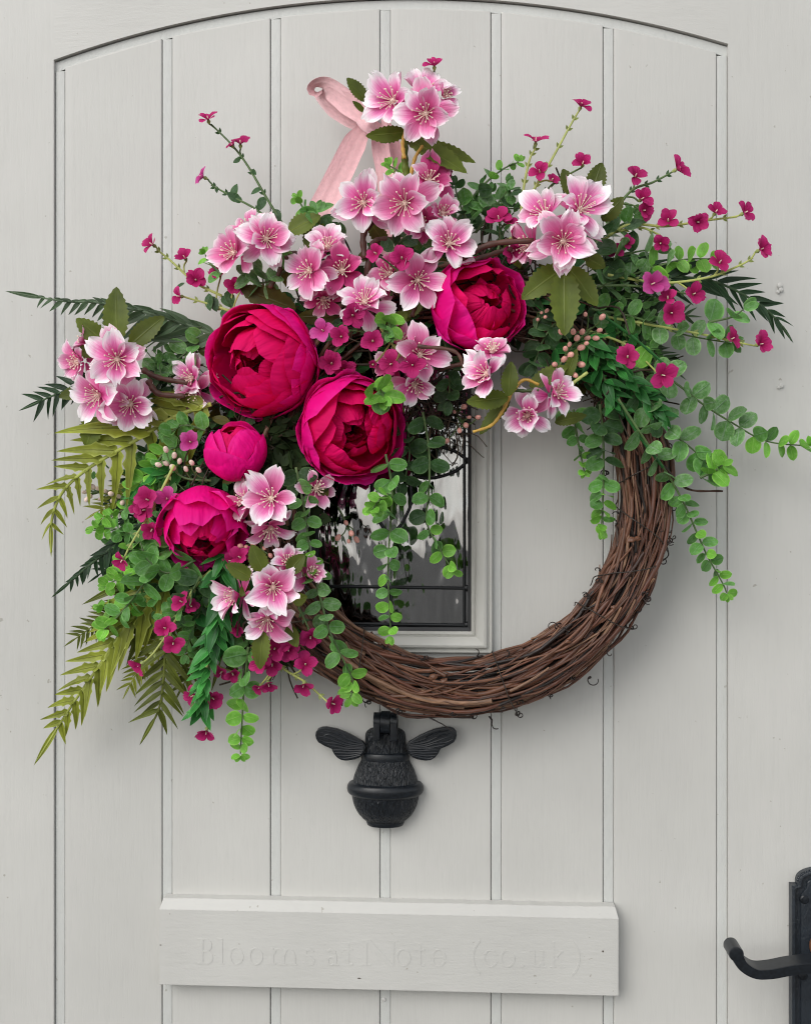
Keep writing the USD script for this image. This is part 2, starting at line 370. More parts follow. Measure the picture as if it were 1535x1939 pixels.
def leaf_look(name, body, rim, vein, rimw=0.5, bloom=None, rough=0.5, trans=0.15, veins=9.0, vary=0.25, vein_fac=0.5):
    nodes = {
        'tc': ('texture_coordinate', {}), 's': ('separate_xyz', {}), 'o': ('object_info', {}), 'g': ('geometry', {}),
        'v1': ('math', {'math_type': 'subtract', 'value2': 0.5}), 'v2': ('math', {'math_type': 'absolute'}), 'v4': ('math', {'math_type': 'multiply', 'value2': 2.0}),
        'er': ('map_range', {'from_min': 1 - rimw, 'from_max': 1.0, 'to_min': 0.0, 'to_max': 1.0, 'clamp': True}),
        'c1': ('mix_color', {'a': body, 'b': rim}),
        'q': ('math', {'math_type': 'multiply_add', 'value2': -1.1}), 'q2': ('math', {'math_type': 'multiply', 'value2': veins * 2 * PI}), 'q3': ('math', {'math_type': 'sine'}),
        'q4': ('map_range', {'from_min': 0.75, 'from_max': 1.0, 'to_min': 0.0, 'to_max': vein_fac, 'clamp': True}),
        'md': ('map_range', {'from_min': 0.0, 'from_max': 0.09, 'to_min': 1.0, 'to_max': 0.0, 'clamp': True}),
        'vm': ('math', {'math_type': 'maximum'}),
        'c2': ('mix_color', {'b': vein}),
        'n': ('noise_texture', {'scale': 55.0, 'detail': 3.0}),
        'nr': ('rgb_ramp', {'ramp': [(0.3, (0.7, 0.7, 0.7)), (0.7, (1.25, 1.25, 1.25))]}),
        'c3': ('mix_color', {'blend_type': 'multiply', 'fac': 1.0, 'use_clamp': False}),
        'hv': ('map_range', {'to_min': 1 - vary, 'to_max': 1 + vary}), 'h': ('hsv', {}),
        'b': ('bump', {'strength': 0.6, 'distance': 0.0006}),
        'p': ('principled_bsdf', {'roughness': rough - 0.1, 'specular_ior_level': 0.26}), 't': ('translucent_bsdf', {}), 'mx': ('mix_closure', {'fac': trans})}
    links = [('tc.UV', 's.vector'), ('s.x', 'v1.value1'), ('v1.value', 'v2.value1'), ('v2.value', 'v4.value1'), ('v4.value', 'er.value'), ('er.result', 'c1.fac'),
             ('v4.value', 'q.value1'), ('s.y', 'q.value3'), ('q.value', 'q2.value1'), ('q2.value', 'q3.value1'), ('q3.value', 'q4.value'), ('v4.value', 'md.value'),
             ('q4.result', 'vm.value1'), ('md.result', 'vm.value2'), ('vm.value', 'c2.fac'), ('c1.result', 'c2.a'), ('g.position', 'n.vector'), ('n.fac', 'nr.fac'),
             ('nr.color', 'c3.b'), ('o.random', 'hv.value'), ('hv.result', 'h.value'), ('h.color', 'p.base_color'), ('h.color', 't.color'),
             ('vm.value', 'b.height'), ('b.normal', 'p.normal'), ('p.BSDF', 'mx.closure1'), ('t.BSDF', 'mx.closure2')]
    if bloom:
        nodes |= {'n2': ('noise_texture', {'scale': 260.0, 'detail': 4.0, 'roughness': 0.7}), 'br': ('map_range', {'from_min': 0.42, 'from_max': 0.75, 'to_min': 0.0, 'to_max': bloom[1], 'clamp': True}), 'c4': ('mix_color', {'b': bloom[0]})}
        links += [('g.position', 'n2.vector'), ('n2.fac', 'br.value'), ('br.result', 'c4.fac'), ('c2.result', 'c4.a'), ('c4.result', 'c3.a')]
    else:
        links += [('c2.result', 'c3.a')]
    links += [('c3.result', 'h.color')]
    look(name, nodes, links, surface='mx.closure')


leaf_look('leaf_olive', (0.085, 0.115, 0.012), (0.10, 0.13, 0.016), (0.12, 0.15, 0.025), vein_fac=0.35)
leaf_look('leaf_bronze', (0.075, 0.070, 0.010), (0.09, 0.09, 0.014), (0.11, 0.10, 0.02), vein_fac=0.35)
leaf_look('eucalyptus_green', (0.080, 0.230, 0.038), (0.20, 0.43, 0.11), (0.13, 0.28, 0.11), rimw=0.22, bloom=((0.38, 0.56, 0.34), 0.3), veins=6, vein_fac=0.25)
leaf_look('eucalyptus_grey', (0.085, 0.215, 0.050), (0.21, 0.40, 0.13), (0.17, 0.27, 0.16), rimw=0.2, bloom=((0.42, 0.55, 0.38), 0.45), veins=6, vein_fac=0.25)
leaf_look('eucalyptus_lime', (0.13, 0.36, 0.035), (0.27, 0.56, 0.08), (0.22, 0.46, 0.08), rimw=0.25, bloom=((0.45, 0.65, 0.25), 0.25), veins=6, vein_fac=0.25)
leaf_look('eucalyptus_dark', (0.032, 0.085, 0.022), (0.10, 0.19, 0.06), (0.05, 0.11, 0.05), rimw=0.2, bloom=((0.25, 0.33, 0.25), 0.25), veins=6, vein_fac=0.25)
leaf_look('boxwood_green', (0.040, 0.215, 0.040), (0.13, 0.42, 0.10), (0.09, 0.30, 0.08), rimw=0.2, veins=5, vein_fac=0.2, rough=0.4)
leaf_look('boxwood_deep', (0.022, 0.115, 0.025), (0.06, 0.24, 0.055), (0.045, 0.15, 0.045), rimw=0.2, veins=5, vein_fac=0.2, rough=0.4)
leaf_look('fern_olive', (0.215, 0.245, 0.030), (0.34, 0.38, 0.085), (0.08, 0.085, 0.010), rimw=0.25, veins=4, vein_fac=0.15, vary=0.2)
leaf_look('fern_moss', (0.085, 0.105, 0.014), (0.14, 0.165, 0.03), (0.045, 0.055, 0.008), rimw=0.25, veins=4, vein_fac=0.15, vary=0.2)
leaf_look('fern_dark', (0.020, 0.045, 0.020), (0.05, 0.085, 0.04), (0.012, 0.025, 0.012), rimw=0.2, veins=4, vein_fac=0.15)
leaf_look('fern_grey', (0.050, 0.085, 0.040), (0.11, 0.16, 0.09), (0.03, 0.05, 0.02), rimw=0.2, veins=4, vein_fac=0.15)
leaf_look('calyx_green', (0.22, 0.27, 0.08), (0.32, 0.38, 0.13), (0.25, 0.3, 0.1), veins=3)

# ================================================================ the door
S = 0.1045
GW = 0.0051                         # half a groove
RAIL = 0.0040                       # how far the frame stands proud of the planks
ZB = -1.40                          # foot of the door
XE = 3 * S + GW
ZA, SAG = 0.4340, 0.0515
RA = (XE * XE + SAG * SAG) / (2 * SAG)
ZC = ZA + SAG - RA


def arch(x, inset=0.0):
    return ZC + math.sqrt((RA - inset) ** 2 - x * x)


DOOR = xform('front_door', origin=(0, 0, ZB), label='pale grey painted plank door with arched panel, leaded window and black lever handle', category='front door')
ORIGIN[DOOR] = np.array([0, 0, ZB])
# window opening
WX0, WX1 = at(590, 1000)[0], at(891, 1000)[0]
WZ0, WZ1 = at(740, 1194)[2], at(740, 600)[2]
hole = bx(WX0 - 0.012, WX1 + 0.012, -0.05, 0.08, WZ0 - 0.012, WZ1 + 0.012)
for k in range(6):
    x0, x1 = (k - 3) * S + GW, (k - 2) * S - GW
    n = 12
    xs = np.linspace(x1, x0, n)
    poly = [(x0, ZB), (x1, ZB)] + [(x, arch(x, 0.0095)) for x in xs]
    t = prism(poly, 0.0, 0.0065, 0.0013)
    obj('plank', cut(t, [hole]) if k in (2, 3) else t, 'paint_vertical', DOOR, smooth=25)
for k in range(7):
    x = (k - 3) * S
    lo, hi = x - GW + 0.0004, x + GW - 0.0001
    zt = arch(abs(x), 0.0105)
    t = bx(lo, hi, 0.0008 + 0.0002 * (k % 3), 0.0075, ZB, zt, 0.0014)
    obj('groove_strip', cut(t, [hole]) if k in (3,) else t, 'paint_groove', DOOR, smooth=25)
xs = np.linspace(-XE, XE, 48)
band = [(x, arch(x, 0.0096 + 0.0007)) for x in xs] + [(x, arch(x, 0.0013)) for x in xs[::-1]]
obj('groove_strip', prism(band, 0.0021, 0.0078, 0.0), 'paint_groove', DOOR, smooth=25)
t = bx(-XE - 0.1, XE + 0.1, 0.009, 0.04, ZB, 0.62)
obj('backing_board', cut(t, [hole]), 'paint_groove', DOOR, smooth=False)
obj('stile', bx(-XE - 0.105, -XE, -RAIL * 0.5, 0.0085, ZB, 0.62, 0.0), 'paint_vertical', DOOR, smooth=25)
obj('stile', bx(XE, XE + 0.105, -RAIL * 0.5, 0.0085, ZB, 0.62, 0.0), 'paint_vertical', DOOR, smooth=25)
rail = [(-XE, ZA)] + [(x, arch(x)) for x in np.linspace(-XE, XE, 64)[1:-1]] + [(XE, ZA), (XE, 0.62), (-XE, 0.62)]
obj('arched_top_rail', prism(rail, -RAIL * 0.5, 0.0085, 0.0), 'paint_horizontal', DOOR, smooth=25)

# window: mitred moulding, pane, lead
WIN = xform('window', DOOR)


def frame_sweep(profile):
    """profile of (offset outward from the glass edge, y); mitred round the opening"""
    pr = np.asarray(profile, float)
    cs = [(WX0, WZ0, -1, -1), (WX1, WZ0, 1, -1), (WX1, WZ1, 1, 1), (WX0, WZ1, -1, 1)]
    parts = []
    for i in range(4):
        a, b = cs[i], cs[(i + 1) % 4]
        A = np.c_[a[0] + a[2] * pr[:, 0], pr[:, 1], a[1] + a[3] * pr[:, 0]]
        B = np.c_[b[0] + b[2] * pr[:, 0], pr[:, 1], b[1] + b[3] * pr[:, 0]]
        parts.append(grid(np.stack([A, B], 1)))
    return parts


q = mpp(0)
prof = [(0.0005, 0.012), (0.0005, -0.001), (0.003, -0.0035), (5 * q, -0.0045), (6.5 * q, -0.0042), (7.5 * q, -0.0025), (9 * q, -0.0025), (10 * q, -0.0065), (14 * q, -0.0085), (20 * q, -0.0105), (25 * q, -0.0115),
        (29 * q, -0.0108), (31 * q, -0.0085), (32 * q, -0.0062), (34 * q, -0.006), (35.5 * q, -0.0072), (39 * q, -0.0070), (41 * q, -0.0045), (41.5 * q, 0.001), (41.5 * q, 0.004)]
for part in frame_sweep(prof):
    obj('moulding', part, 'paint_moulding', WIN, smooth=28)
for part in frame_sweep([(-0.0028, 0.011), (-0.0028, 0.0035), (0.0004, 0.0025), (0.0004, 0.011)]):
    obj('glazing_seal', part, 'seal_black', WIN, smooth=False)
obj('pane', bx(WX0 - 0.004, WX1 + 0.004, 0.012, 0.015, WZ0 - 0.004, WZ1 + 0.004), 'ripple_glass', WIN, smooth=False)


def came(pts, r=0.0016, n=None):
    P = smooth_path([at(x, y, -0.011) for x, y in pts], n or 4 * len(pts))
    v, f, uv = tube(P, r, 8)
    v[:, 1] = 0.0118 + (v[:, 1] - 0.011) * 0.7 - 0.0008
    return v, f, uv


for pts in ([(592, 1110), (884, 1114)], [(592, 1181), (884, 1184)], [(879, 700), (879, 1192)], [(600, 700), (600, 1192)], [(740, 1112), (740, 1190)],
            [(886, 872), (862, 855), (830, 846), (800, 850)], [(886, 872), (862, 892), (820, 905), (780, 902)], [(592, 872), (620, 890), (660, 905), (700, 902)],
            [(775, 905), (776, 960), (740, 1010), (705, 960), (705, 905)], [(592, 760), (884, 760)]):
    obj('lead_strip', came(pts, n=3 if len(pts) == 2 else 24), 'lead_came', WIN)
for (x, y) in ((884, 1114), (884, 1184), (886, 872)):
    v, f = ball(at(x, y, -0.0105), 0.0032, 2, (1, 0.5, 1)); obj('solder_joint', (v, f), 'lead_came', WIN)

# ledge board with worn raised lettering
zl0, zl1 = at(740, 1876, 0.015)[2], at(740, 1729, 0.015)[2]
xl0, xl1 = at(303, 1790, 0.015)[0], at(1170, 1790, 0.015)[0]
BOARD_Y = -0.017
LB = 0.0
cs = [(xl0, zl0), (xl1, zl0 - 0.0002), (xl1, zl1), (xl0, zl1)]
n = 120
xs = np.linspace(0, 1, n)
lump = (meshkit.noise(np.c_[xs * 60, xs * 0, xs * 0], 3) - 0.5) * 0.0006 * (meshkit.noise(np.c_[xs * 9, xs * 0, xs * 0], 5) > 0.4)
rows = []
ends = np.clip(np.minimum(xs, 1 - xs) / 0.004, 0, 1)
for (dy, dz, tuck, wob) in ((0.017, 0.0005, 0, 0), (0.004, 0.0, 0, 0), (0.0012, 0.0003, 0, 0), (0.0, 0.0012, 0, 0)):
    rows.append(np.c_[xl0 + (xl1 - xl0) * xs + (0.5 - xs) * 0.0, np.full(n, BOARD_Y + dy + 0.0005 * (1 - ends)), np.full(n, zl0 + dz)])
for (dy, dz, tuck, wob) in ((0.0, -0.0006, 0, 0.15), (0.0006, 0.0, 0, 0.3), (0.0055, 0.0082, 0.0022, 0.6), (0.0062, 0.0086, 0.0024, 1.0), (0.0172, 0.0088, 0.0024, 1.0)):
    x = xl0 + tuck + (xl1 - xl0 - 2 * tuck) * xs
    rows.append(np.c_[x, np.full(n, BOARD_Y + dy), zl1 + dz + lump * wob])
P = np.stack(rows, 0)
b1 = grid(P)
endcaps = []
for j in (0, -1):
    loop = P[:, j]
    c = loop.mean(0)
    V = np.vstack([loop, c]); m_ = len(loop)
    endcaps.append((V, np.array([[i, (i + 1) % m_, m_] for i in range(m_)]), np.zeros((m_ + 1, 2))))
LEDGE = obj('ledge_board', join([b1] + endcaps), 'paint_horizontal', DOOR, smooth=20)


def ell(cx, cy, a, b, k=24):
    t = np.arange(k) * 2 * PI / k
    return Polygon(np.c_[cx + a * np.cos(t), cy + b * np.sin(t)])


def stroke(pts, w):
    return LineString(pts).buffer(w / 2, cap_style='flat')


def glyph(c):
    U = shapely.union_all
    rect = lambda x0, y0, x1, y1: sbox(x0, y0, x1, y1)
    ser = lambda x, y, w=0.24: rect(x - w / 2, y - 0.025, x + w / 2, y + 0.025)
    o = ell(0.3, 0.32, 0.3, 0.34).difference(ell(0.3, 0.32, 0.19, 0.30))
    if c == 'B':
        return U([rect(.08, 0, .22, 1), ell(.3, .74, .27, .27).difference(ell(.3, .74, .14, .22)).intersection(rect(.2, 0, 1, 1)), ell(.3, .26, .32, .28).difference(ell(.3, .26, .18, .23)).intersection(rect(.2, -.1, 1, 1)), ser(.12, .025), ser(.12, .975)])
    if c == 'l': return U([rect(.1, 0, .22, 1.0), ser(.16, .025), rect(.02, .95, .2, 1.0)])
    if c == 'o': return o
    if c == 'c': return o.difference(Polygon([(.3, .35), (.9, .6), (.9, .1)]))
    if c == 'e': return U([o.difference(Polygon([(.3, .3), (.9, .3), (.9, .12)])), rect(.1, .32, .55, .38)])
    if c == 'm':
        a = lambda x: ell(x, .4, .17, .24).difference(ell(x, .4, .08, .2)).intersection(rect(0, .4, 2, 1))
        return U([rect(.05, 0, .15, .66), a(.26), rect(.34, 0, .44, .42), a(.55), rect(.63, 0, .73, .42), ser(.1, .025, .2), ser(.39, .025, .2), ser(.68, .025, .2)])
    if c == 's': return stroke([(.40, .52), (.28, .62), (.1, .58), (.08, .42), (.25, .33), (.4, .22), (.38, .06), (.2, .0), (.04, .12)], .085)
    if c == 'a': return U([stroke([(.06, .52), (.2, .63), (.34, .55), (.36, .4)], .08), rect(.32, 0, .42, .45), ell(.2, .17, .19, .18).difference(ell(.2, .17, .1, .13)), ser(.42, .03, .16)])
    if c == 't': return U([rect(.12, .08, .23, .88), rect(0, .6, .36, .66), stroke([(.175, .1), (.22, .02), (.36, .06)], .07)])
    if c == 'N': return U([rect(.06, 0, .13, 1), rect(1.0, 0, 1.07, 1), Polygon([(.02, 1), (.24, 1), (1.08, 0), (.92, 0)]), ser(.1, .025, .3), ser(1.03, .975, .3), ser(.06, .975, .24)])
    if c == '(': return ell(.5, .36, .5, .75).difference(ell(.58, .36, .5, .70)).intersection(rect(0, -.4, .33, 1.2))
    if c == ')': return ell(-.2, .36, .5, .75).difference(ell(-.28, .36, .5, .70)).intersection(rect(-.03, -.4, .5, 1.2))
    if c == '.': return ell(.08, .05, .07, .07, 12)
    if c == 'u': return U([rect(.08, .18, .18, .66), stroke([(.13, .2), (.2, .04), (.36, .05), (.44, .18)], .08), rect(.42, 0, .52, .66), ser(.06, .635, .16), ser(.42, .635, .16), ser(.53, .025, .14)])
    if c == 'k': return U([rect(.08, 0, .19, 1), stroke([(.16, .27), (.44, .62)], .06), stroke([(.26, .36), (.5, .02)], .1), ser(.13, .025), ser(.5, .025, .2), ser(.44, .635, .18)])


letters = [('B', 374), ('l', 411), ('o', 432), ('o', 469), ('m', 508), ('s', 574), ('a', 617), ('t', 650), ('N', 688), ('o', 748), ('t', 786), ('e', 815), ('(', 893), ('c', 913), ('o', 945), ('.', 984), ('u', 1003), ('k', 1040), (')', 1083)]
CAPH = 49 * mpp(0.017)
for c, px in letters:
    g = shapely.affinity.scale(glyph(c), {'m': 1.45, 'N': 1.12}.get(c, 1.0), 1.0, origin=(0, 0))
    o = at(px, 1826 + (px - 374) * 0.010, 0.017)
    polys = getattr(g, 'geoms', [g])
    ms = []
    for pg in polys:
        pg = pg.simplify(0.006)
        m = trimesh.creation.extrude_polygon(pg, 0.0003 + 0.0006, engine='earcut')
        v = np.array(m.vertices)
        ms.append((np.c_[o[0] + v[:, 0] * CAPH, BOARD_Y + 0.0006 - v[:, 2], o[2] + v[:, 1] * CAPH], np.array(m.faces)[:, ::-1]))
    v, f, _ = join(ms)
    obj('raised_letter', (v, f), 'paint_horizontal', LEDGE, smooth=False)
# small paint-covered screw head and paint blisters
v, f = ball(at(727, 1893, -0.001), 0.0022, 2, (1, 0.8, 1)); obj('nail_head', (v, f), 'nail_steel', DOOR)
for (x, y, r) in ((1476, 540, 5), (1478, 548, 4), (1473, 552, 3), (1479, 730, 4), (1474, 733, 3)):
    v, f = ball(at(x, y, RAIL), r * q, 2, (1, 0.35, 1)); obj('paint_blister', (v, f), 'paint_vertical', DOOR)

for (x, y, w_, h_) in ((680, 1853, 7, 2), (1141, 1802, 3, 4), (304, 1790, 4, 1.5)):
    v, f = ball(at(x, y, 0.017), 1.0 * q, 1, (w_ / 2, 0.12, h_ / 2)); v[:, 1] = BOARD_Y - 0.0002 + (v[:, 1] + 0.017) * 0.3
    obj('paint_chip', (v, f), 'filler_brown', LEDGE, smooth=False)
# lever handle
HAN = xform('handle', DOOR)
pl0 = lambda x, y, h: at(x, y, h)
ox = at(1495, 1800, 0.006)[0]
cxp = at(1560, 1800, 0.006)[0]
ztop, zsh, zbot = at(1540, 1642, 0.006)[2], at(1500, 1673, 0.006)[2], at(1500, 2080, 0.006)[2]
hw = cxp - ox


def plate_poly(ins):
    rad = hw - 0.0055 - ins
    pts = [(cxp - hw + ins, zbot + ins), (cxp + hw - ins, zbot + ins), (cxp + hw - ins, zsh - ins), (cxp + hw - 0.0055 - ins, zsh - ins * 0.2)]
    for t in np.linspace(0.06, PI - 0.06, 22):
        pts.append((cxp + rad * math.cos(t), zsh + 0.002 + (ztop - zsh - 0.002 - ins) * math.sin(t) ** 0.8))
    pts += [(cxp - hw + 0.0055 + ins, zsh - ins * 0.2), (cxp - hw + ins, zsh - ins)]
    return pts


ys = RAIL
obj('back_plate', prism(plate_poly(0), -ys - 0.005, -ys + 0.002, 0.0016), 'black_plate', HAN, smooth=25)
rim = prism(plate_poly(0.0), -ys - 0.0095, -ys - 0.004, 0.0012)
inn = prism(plate_poly(0.0028), -ys - 0.03, -ys + 0.03)
obj('plate_rim', cut(rim, [inn]), 'black_plate', HAN, smooth=25)
obj('plate_panel', prism(plate_poly(0.0085), -ys - 0.0078, -ys - 0.003, 0.0014), 'black_plate', HAN, smooth=25)
for t in np.linspace(0.15, PI - 0.15, 24):
    rad = hw - 0.0055
    v, f = ball((cxp + rad * math.cos(t), -ys - 0.0075, zsh + 0.002 + (ztop - zsh - 0.002) * math.sin(t) ** 0.8), 0.0016, 1)
    obj('rim_bead', (v, f), 'black_plate', HAN)
sc = at(1524, 1705, 0.013)
v, f, _ = sweep_lathe([(0, 0.0), (0.0032, 0.0003), (0.0042, 0.0012), (0.0042, 0.003)], (0, 0, 0), 20)
v = np.c_[sc[0] + v[:, 0], sc[1] + v[:, 2], sc[2] + v[:, 1]]
obj('screw', (v, f), 'black_iron', HAN, smooth=30)
v, f, _ = sweep_lathe([(0, 0.0), (0.0032, 0.0003), (0.0042, 0.0012), (0.0042, 0.003)], (0, 0, 0), 20)
sc = at(1521, 1850, 0.013); v = np.c_[sc[0] + v[:, 0], sc[1] + v[:, 2], sc[2] + v[:, 1]]
obj('screw', (v, f), 'black_iron', HAN, smooth=30)
rc = at(1560, 1790, 0.014)
ring_t = trimesh.creation.torus(0.0118, 0.0022, 28, 10)
v = np.array(ring_t.vertices); obj('rusty_collar', (np.c_[rc[0] + v[:, 0], rc[1] - 0.002 + v[:, 2], rc[2] + v[:, 1]], np.array(ring_t.faces)), 'rust', HAN, label='rust-stained collar at the root of the lever')
spindle = tube([at(1562, 1826, 0.01), at(1562, 1830, 0.05)], 0.009, 16); obj('lever_neck', spindle, 'black_iron', HAN)
# lever: a flat bar swept along a curve, its end rolled over
cl = smooth_path([(1585, 1833), (1545, 1834), (1500, 1839), (1462, 1846), (1432, 1846), (1408, 1832), (1396, 1812), (1394, 1808)], 40)
th = np.interp(np.linspace(0, 1, 40), [0, 0.3, 0.55, 0.75, 0.9, 1.0], [10.5, 10, 9.5, 10.5, 13, 14])
tg = np.gradient(cl, axis=0); tg /= np.linalg.norm(tg, axis=1, keepdims=True); nn = np.c_[-tg[:, 1], tg[:, 0]]
H0, H1 = 0.066, 0.044
rowsL = []
for s_, hh, kk in ((1, H1, .9), (1, H0 - .0015, 1.0), (.9, H0, 1), (-.9, H0, 1), (-1, H0 - .0015, 1), (-1, H1, .9), (-.9, H1 - .001, 1), (.9, H1 - .001, 1), (1, H1, .9)):
    e = np.array([at(cl[i, 0] + nn[i, 0] * th[i] * s_, cl[i, 1] + nn[i, 1] * th[i] * s_, H0) for i in range(40)])
    e[:, 1] = -hh
    rowsL.append(e)
Lv = grid(np.stack(rowsL, 1))
# rounded end cap
ec = at(cl[-1, 0], cl[-1, 1], H0); rr = th[-1] * mpp(H0)
cap = tube([(ec[0], -H1 + 0.0012, ec[2]), (ec[0], -H0 + 0.0010, ec[2]), (ec[0], -H0 - 0.0004, ec[2]), (ec[0], -H0 - 0.0007, ec[2])], [rr, rr, rr * 0.93, rr * 0.7], 28)
obj('lever', join([Lv, cap]), 'black_iron', HAN, smooth=35)

plain('ground_paving', (0.11, 0.105, 0.095), 0.8, 0.3, 3.0)
obj('ground', bx(-40, 40, -60, 0.02, ZB - 0.12, ZB - 0.02), 'ground_paving', smooth=False, kind='structure')
# dark room behind the glass
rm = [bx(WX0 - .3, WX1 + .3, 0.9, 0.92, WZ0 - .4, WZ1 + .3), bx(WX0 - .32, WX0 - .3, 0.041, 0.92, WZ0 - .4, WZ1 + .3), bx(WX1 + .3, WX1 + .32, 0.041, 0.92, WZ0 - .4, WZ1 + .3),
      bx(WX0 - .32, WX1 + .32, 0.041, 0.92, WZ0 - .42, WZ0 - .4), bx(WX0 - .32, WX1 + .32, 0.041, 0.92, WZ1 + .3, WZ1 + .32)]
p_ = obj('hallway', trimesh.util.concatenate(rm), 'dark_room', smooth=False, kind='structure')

# ================================================================ bee knocker
kc = at(730, 1480, 0.0)
KNO = xform('door_knocker', origin=(kc[0], 0, kc[2]), label='black cast iron bee-shaped door knocker with spread wings below the wreath', category='door knocker')
ORIGIN[KNO] = np.array([kc[0], 0, kc[2]])
kz = lambda y: at(730, y, 0.02)[2]
kq = mpp(0.03)
zx = lambda zxp: 560 + zxp / 4.515
zy = lambda zyp: 1320 + zyp / 4.515


def prof_px(lst):
    return [(r * kq, kz(y) - kc[2]) for r, y in lst]


def body(lst, n=56, ysq=0.72, furry=False, seed=0):
    pr = prof_px(lst)
    pp = smooth_path(np.array(pr), 60) if furry else smooth_path(np.array(pr), 24)
    v, f, uv = sweep_lathe(pp, (kc[0], -0.004, kc[2]), n * (3 if furry else 1), ysq)
    if furry:
        nz = meshkit.fbm(np.c_[(v[:, 0] - kc[0]) * 420, v[:, 1] * 420, v[:, 2] * 85], 2, seed) - 0.5
        d = v - np.array([kc[0], -0.004, 0]); d[:, 2] = 0
        v = v + d / np.maximum(np.linalg.norm(d, axis=1, keepdims=True), 1e-6) * nz[:, None] * 0.0010
    return v, f


obj('head', body([(0, 1383), (20, 1384), (33, 1388), (38.5, 1396), (39.5, 1410), (41, 1425), (42, 1440)], furry=True, seed=2), 'black_fur', KNO, smooth=40)
obj('abdomen', body([(44, 1437), (48, 1448), (57, 1466), (63, 1485), (66, 1502), (64, 1522), (57, 1542), (46, 1556), (37, 1563)], furry=True, seed=4), 'black_fur', KNO, smooth=40)
obj('collar_ring', body([(40, 1428), (45, 1431), (47, 1438), (46, 1446), (41, 1449)]), 'black_iron', KNO)
obj('middle_ring', body([(60, 1486), (70, 1489), (74.5, 1497), (73, 1507), (66, 1513), (60, 1515)]), 'black_iron', KNO)
obj('foot_ring', body([(34, 1559), (37, 1562), (36, 1568), (30, 1572), (0, 1572)]), 'black_iron', KNO)
out = [(165, 330), (170, 300), (190, 272), (225, 260), (260, 258), (350, 275), (420, 302), (480, 330), (575, 385), (600, 430), (585, 480), (545, 518), (500, 538), (430, 548), (385, 542), (350, 520), (325, 490), (303, 446), (240, 420), (190, 390), (172, 360)]
veins = [[(575, 400), (450, 365), (330, 310), (235, 285)], [(575, 412), (440, 390), (330, 345), (215, 305)], [(575, 425), (440, 410), (330, 375), (260, 350), (190, 335)], [(575, 438), (440, 425), (350, 400), (260, 390), (200, 365)],
         [(575, 448), (450, 440), (340, 425), (270, 410)], [(575, 460), (470, 462), (380, 455), (315, 455)], [(570, 472), (470, 482), (390, 480), (330, 478)], [(560, 485), (470, 502), (400, 505), (345, 500)], [(550, 500), (480, 518), (410, 528), (370, 520)],
         [(330, 345), (280, 320), (240, 330)], [(430, 350), (380, 318), (300, 290)], [(470, 440), (430, 448), (360, 436)]]
for side in (1, -1):
    fx = lambda x: zx(x) if side == 1 else zx(2 * 770 - x)
    hW = 0.016
    pts = np.array([at(fx(x), zy(y), hW) for x, y in out])[:, [0, 2]]
    if side == 1:
        pts = pts[::-1]
    a = np.roll(pts, -1, 0)
    if (pts[:, 0] * a[:, 1] - pts[:, 1] * a[:, 0]).sum() < 0:
        pts = pts[::-1]
    w = prism(pts, -hW, -hW + 0.005, 0.0011)
    parts = [(np.array(w.vertices), np.array(w.faces))]
    for vn in veins:
        Pv = smooth_path([at(fx(x), zy(y), hW) for x, y in vn], 14)
        Pv[:, 1] += 0.0003
        parts.append(tube(Pv, np.linspace(0.0010, 0.0006, 14), 6)[:2])
    w_all = join(parts)
    obj('wing', (w_all[0], w_all[1]), 'black_iron', KNO, smooth=35)
for x0, x1 in ((660, 716), (802, 862)):
    a, b = at(zx(x0), zy(160), 0.03), at(zx(x1), zy(345), 0.03)
    c0 = tube([(a[0], -0.020, a[2] - 0.007), (b[0], -0.020, a[2] - 0.007)], 0.0085, 20)
    bb = bx(min(a[0], b[0]), max(a[0], b[0]), -0.0285, -0.0125, b[2] - 0.004, a[2] - 0.0068, 0.0012)
    obj('hinge_cheek', join([c0[:2], (np.array(bb.vertices), np.array(bb.faces))])[:2], 'black_iron', KNO, smooth=30)
a, b = at(zx(720), zy(150), 0.03), at(zx(798), zy(305), 0.03)
kn = tube([(a[0], -0.019, a[2] - 0.009), (b[0], -0.019, a[2] - 0.009)], 0.0105, 20)
kb = bx(a[0] + 0.0003, b[0] - 0.0003, -0.024, 0.0, b[2], a[2] - 0.009, 0.001)
obj('hinge_knuckle', join([kn[:2], (np.array(kb.vertices), np.array(kb.faces))])[:2], 'black_iron', KNO, smooth=30)

# ================================================================ the wreath
WC = at(862, 925, 0.045)
WREATH = xform('wreath', origin=WC, label='round twig wreath with magenta peonies, pink blossoms and trailing greenery on the door', category='wreath')
ORIGIN[WREATH] = WC
CAMV = np.array([0.0, -1.0, 0.0])


def ring_r(a):
    return (368 - 13 * np.maximum(np.cos(a), 0) + 10 * np.sin(np.maximum(np.sin(a), 0) * 1.57)) * mpp(0.045)


def ring_pt(a, psi, rho, sq=0.9):
    """a: angle round the ring in the picture, clockwise from the right; psi, rho: place in the bundle"""
    rho = rho * (1 - 0.10 * np.maximum(np.cos(a), 0))
    r = ring_r(a) + rho * np.cos(psi)
    return np.stack([WC[0] + r * np.cos(a), WC[1] - rho * np.sin(psi) * sq, WC[2] - r * np.sin(a)], -1)


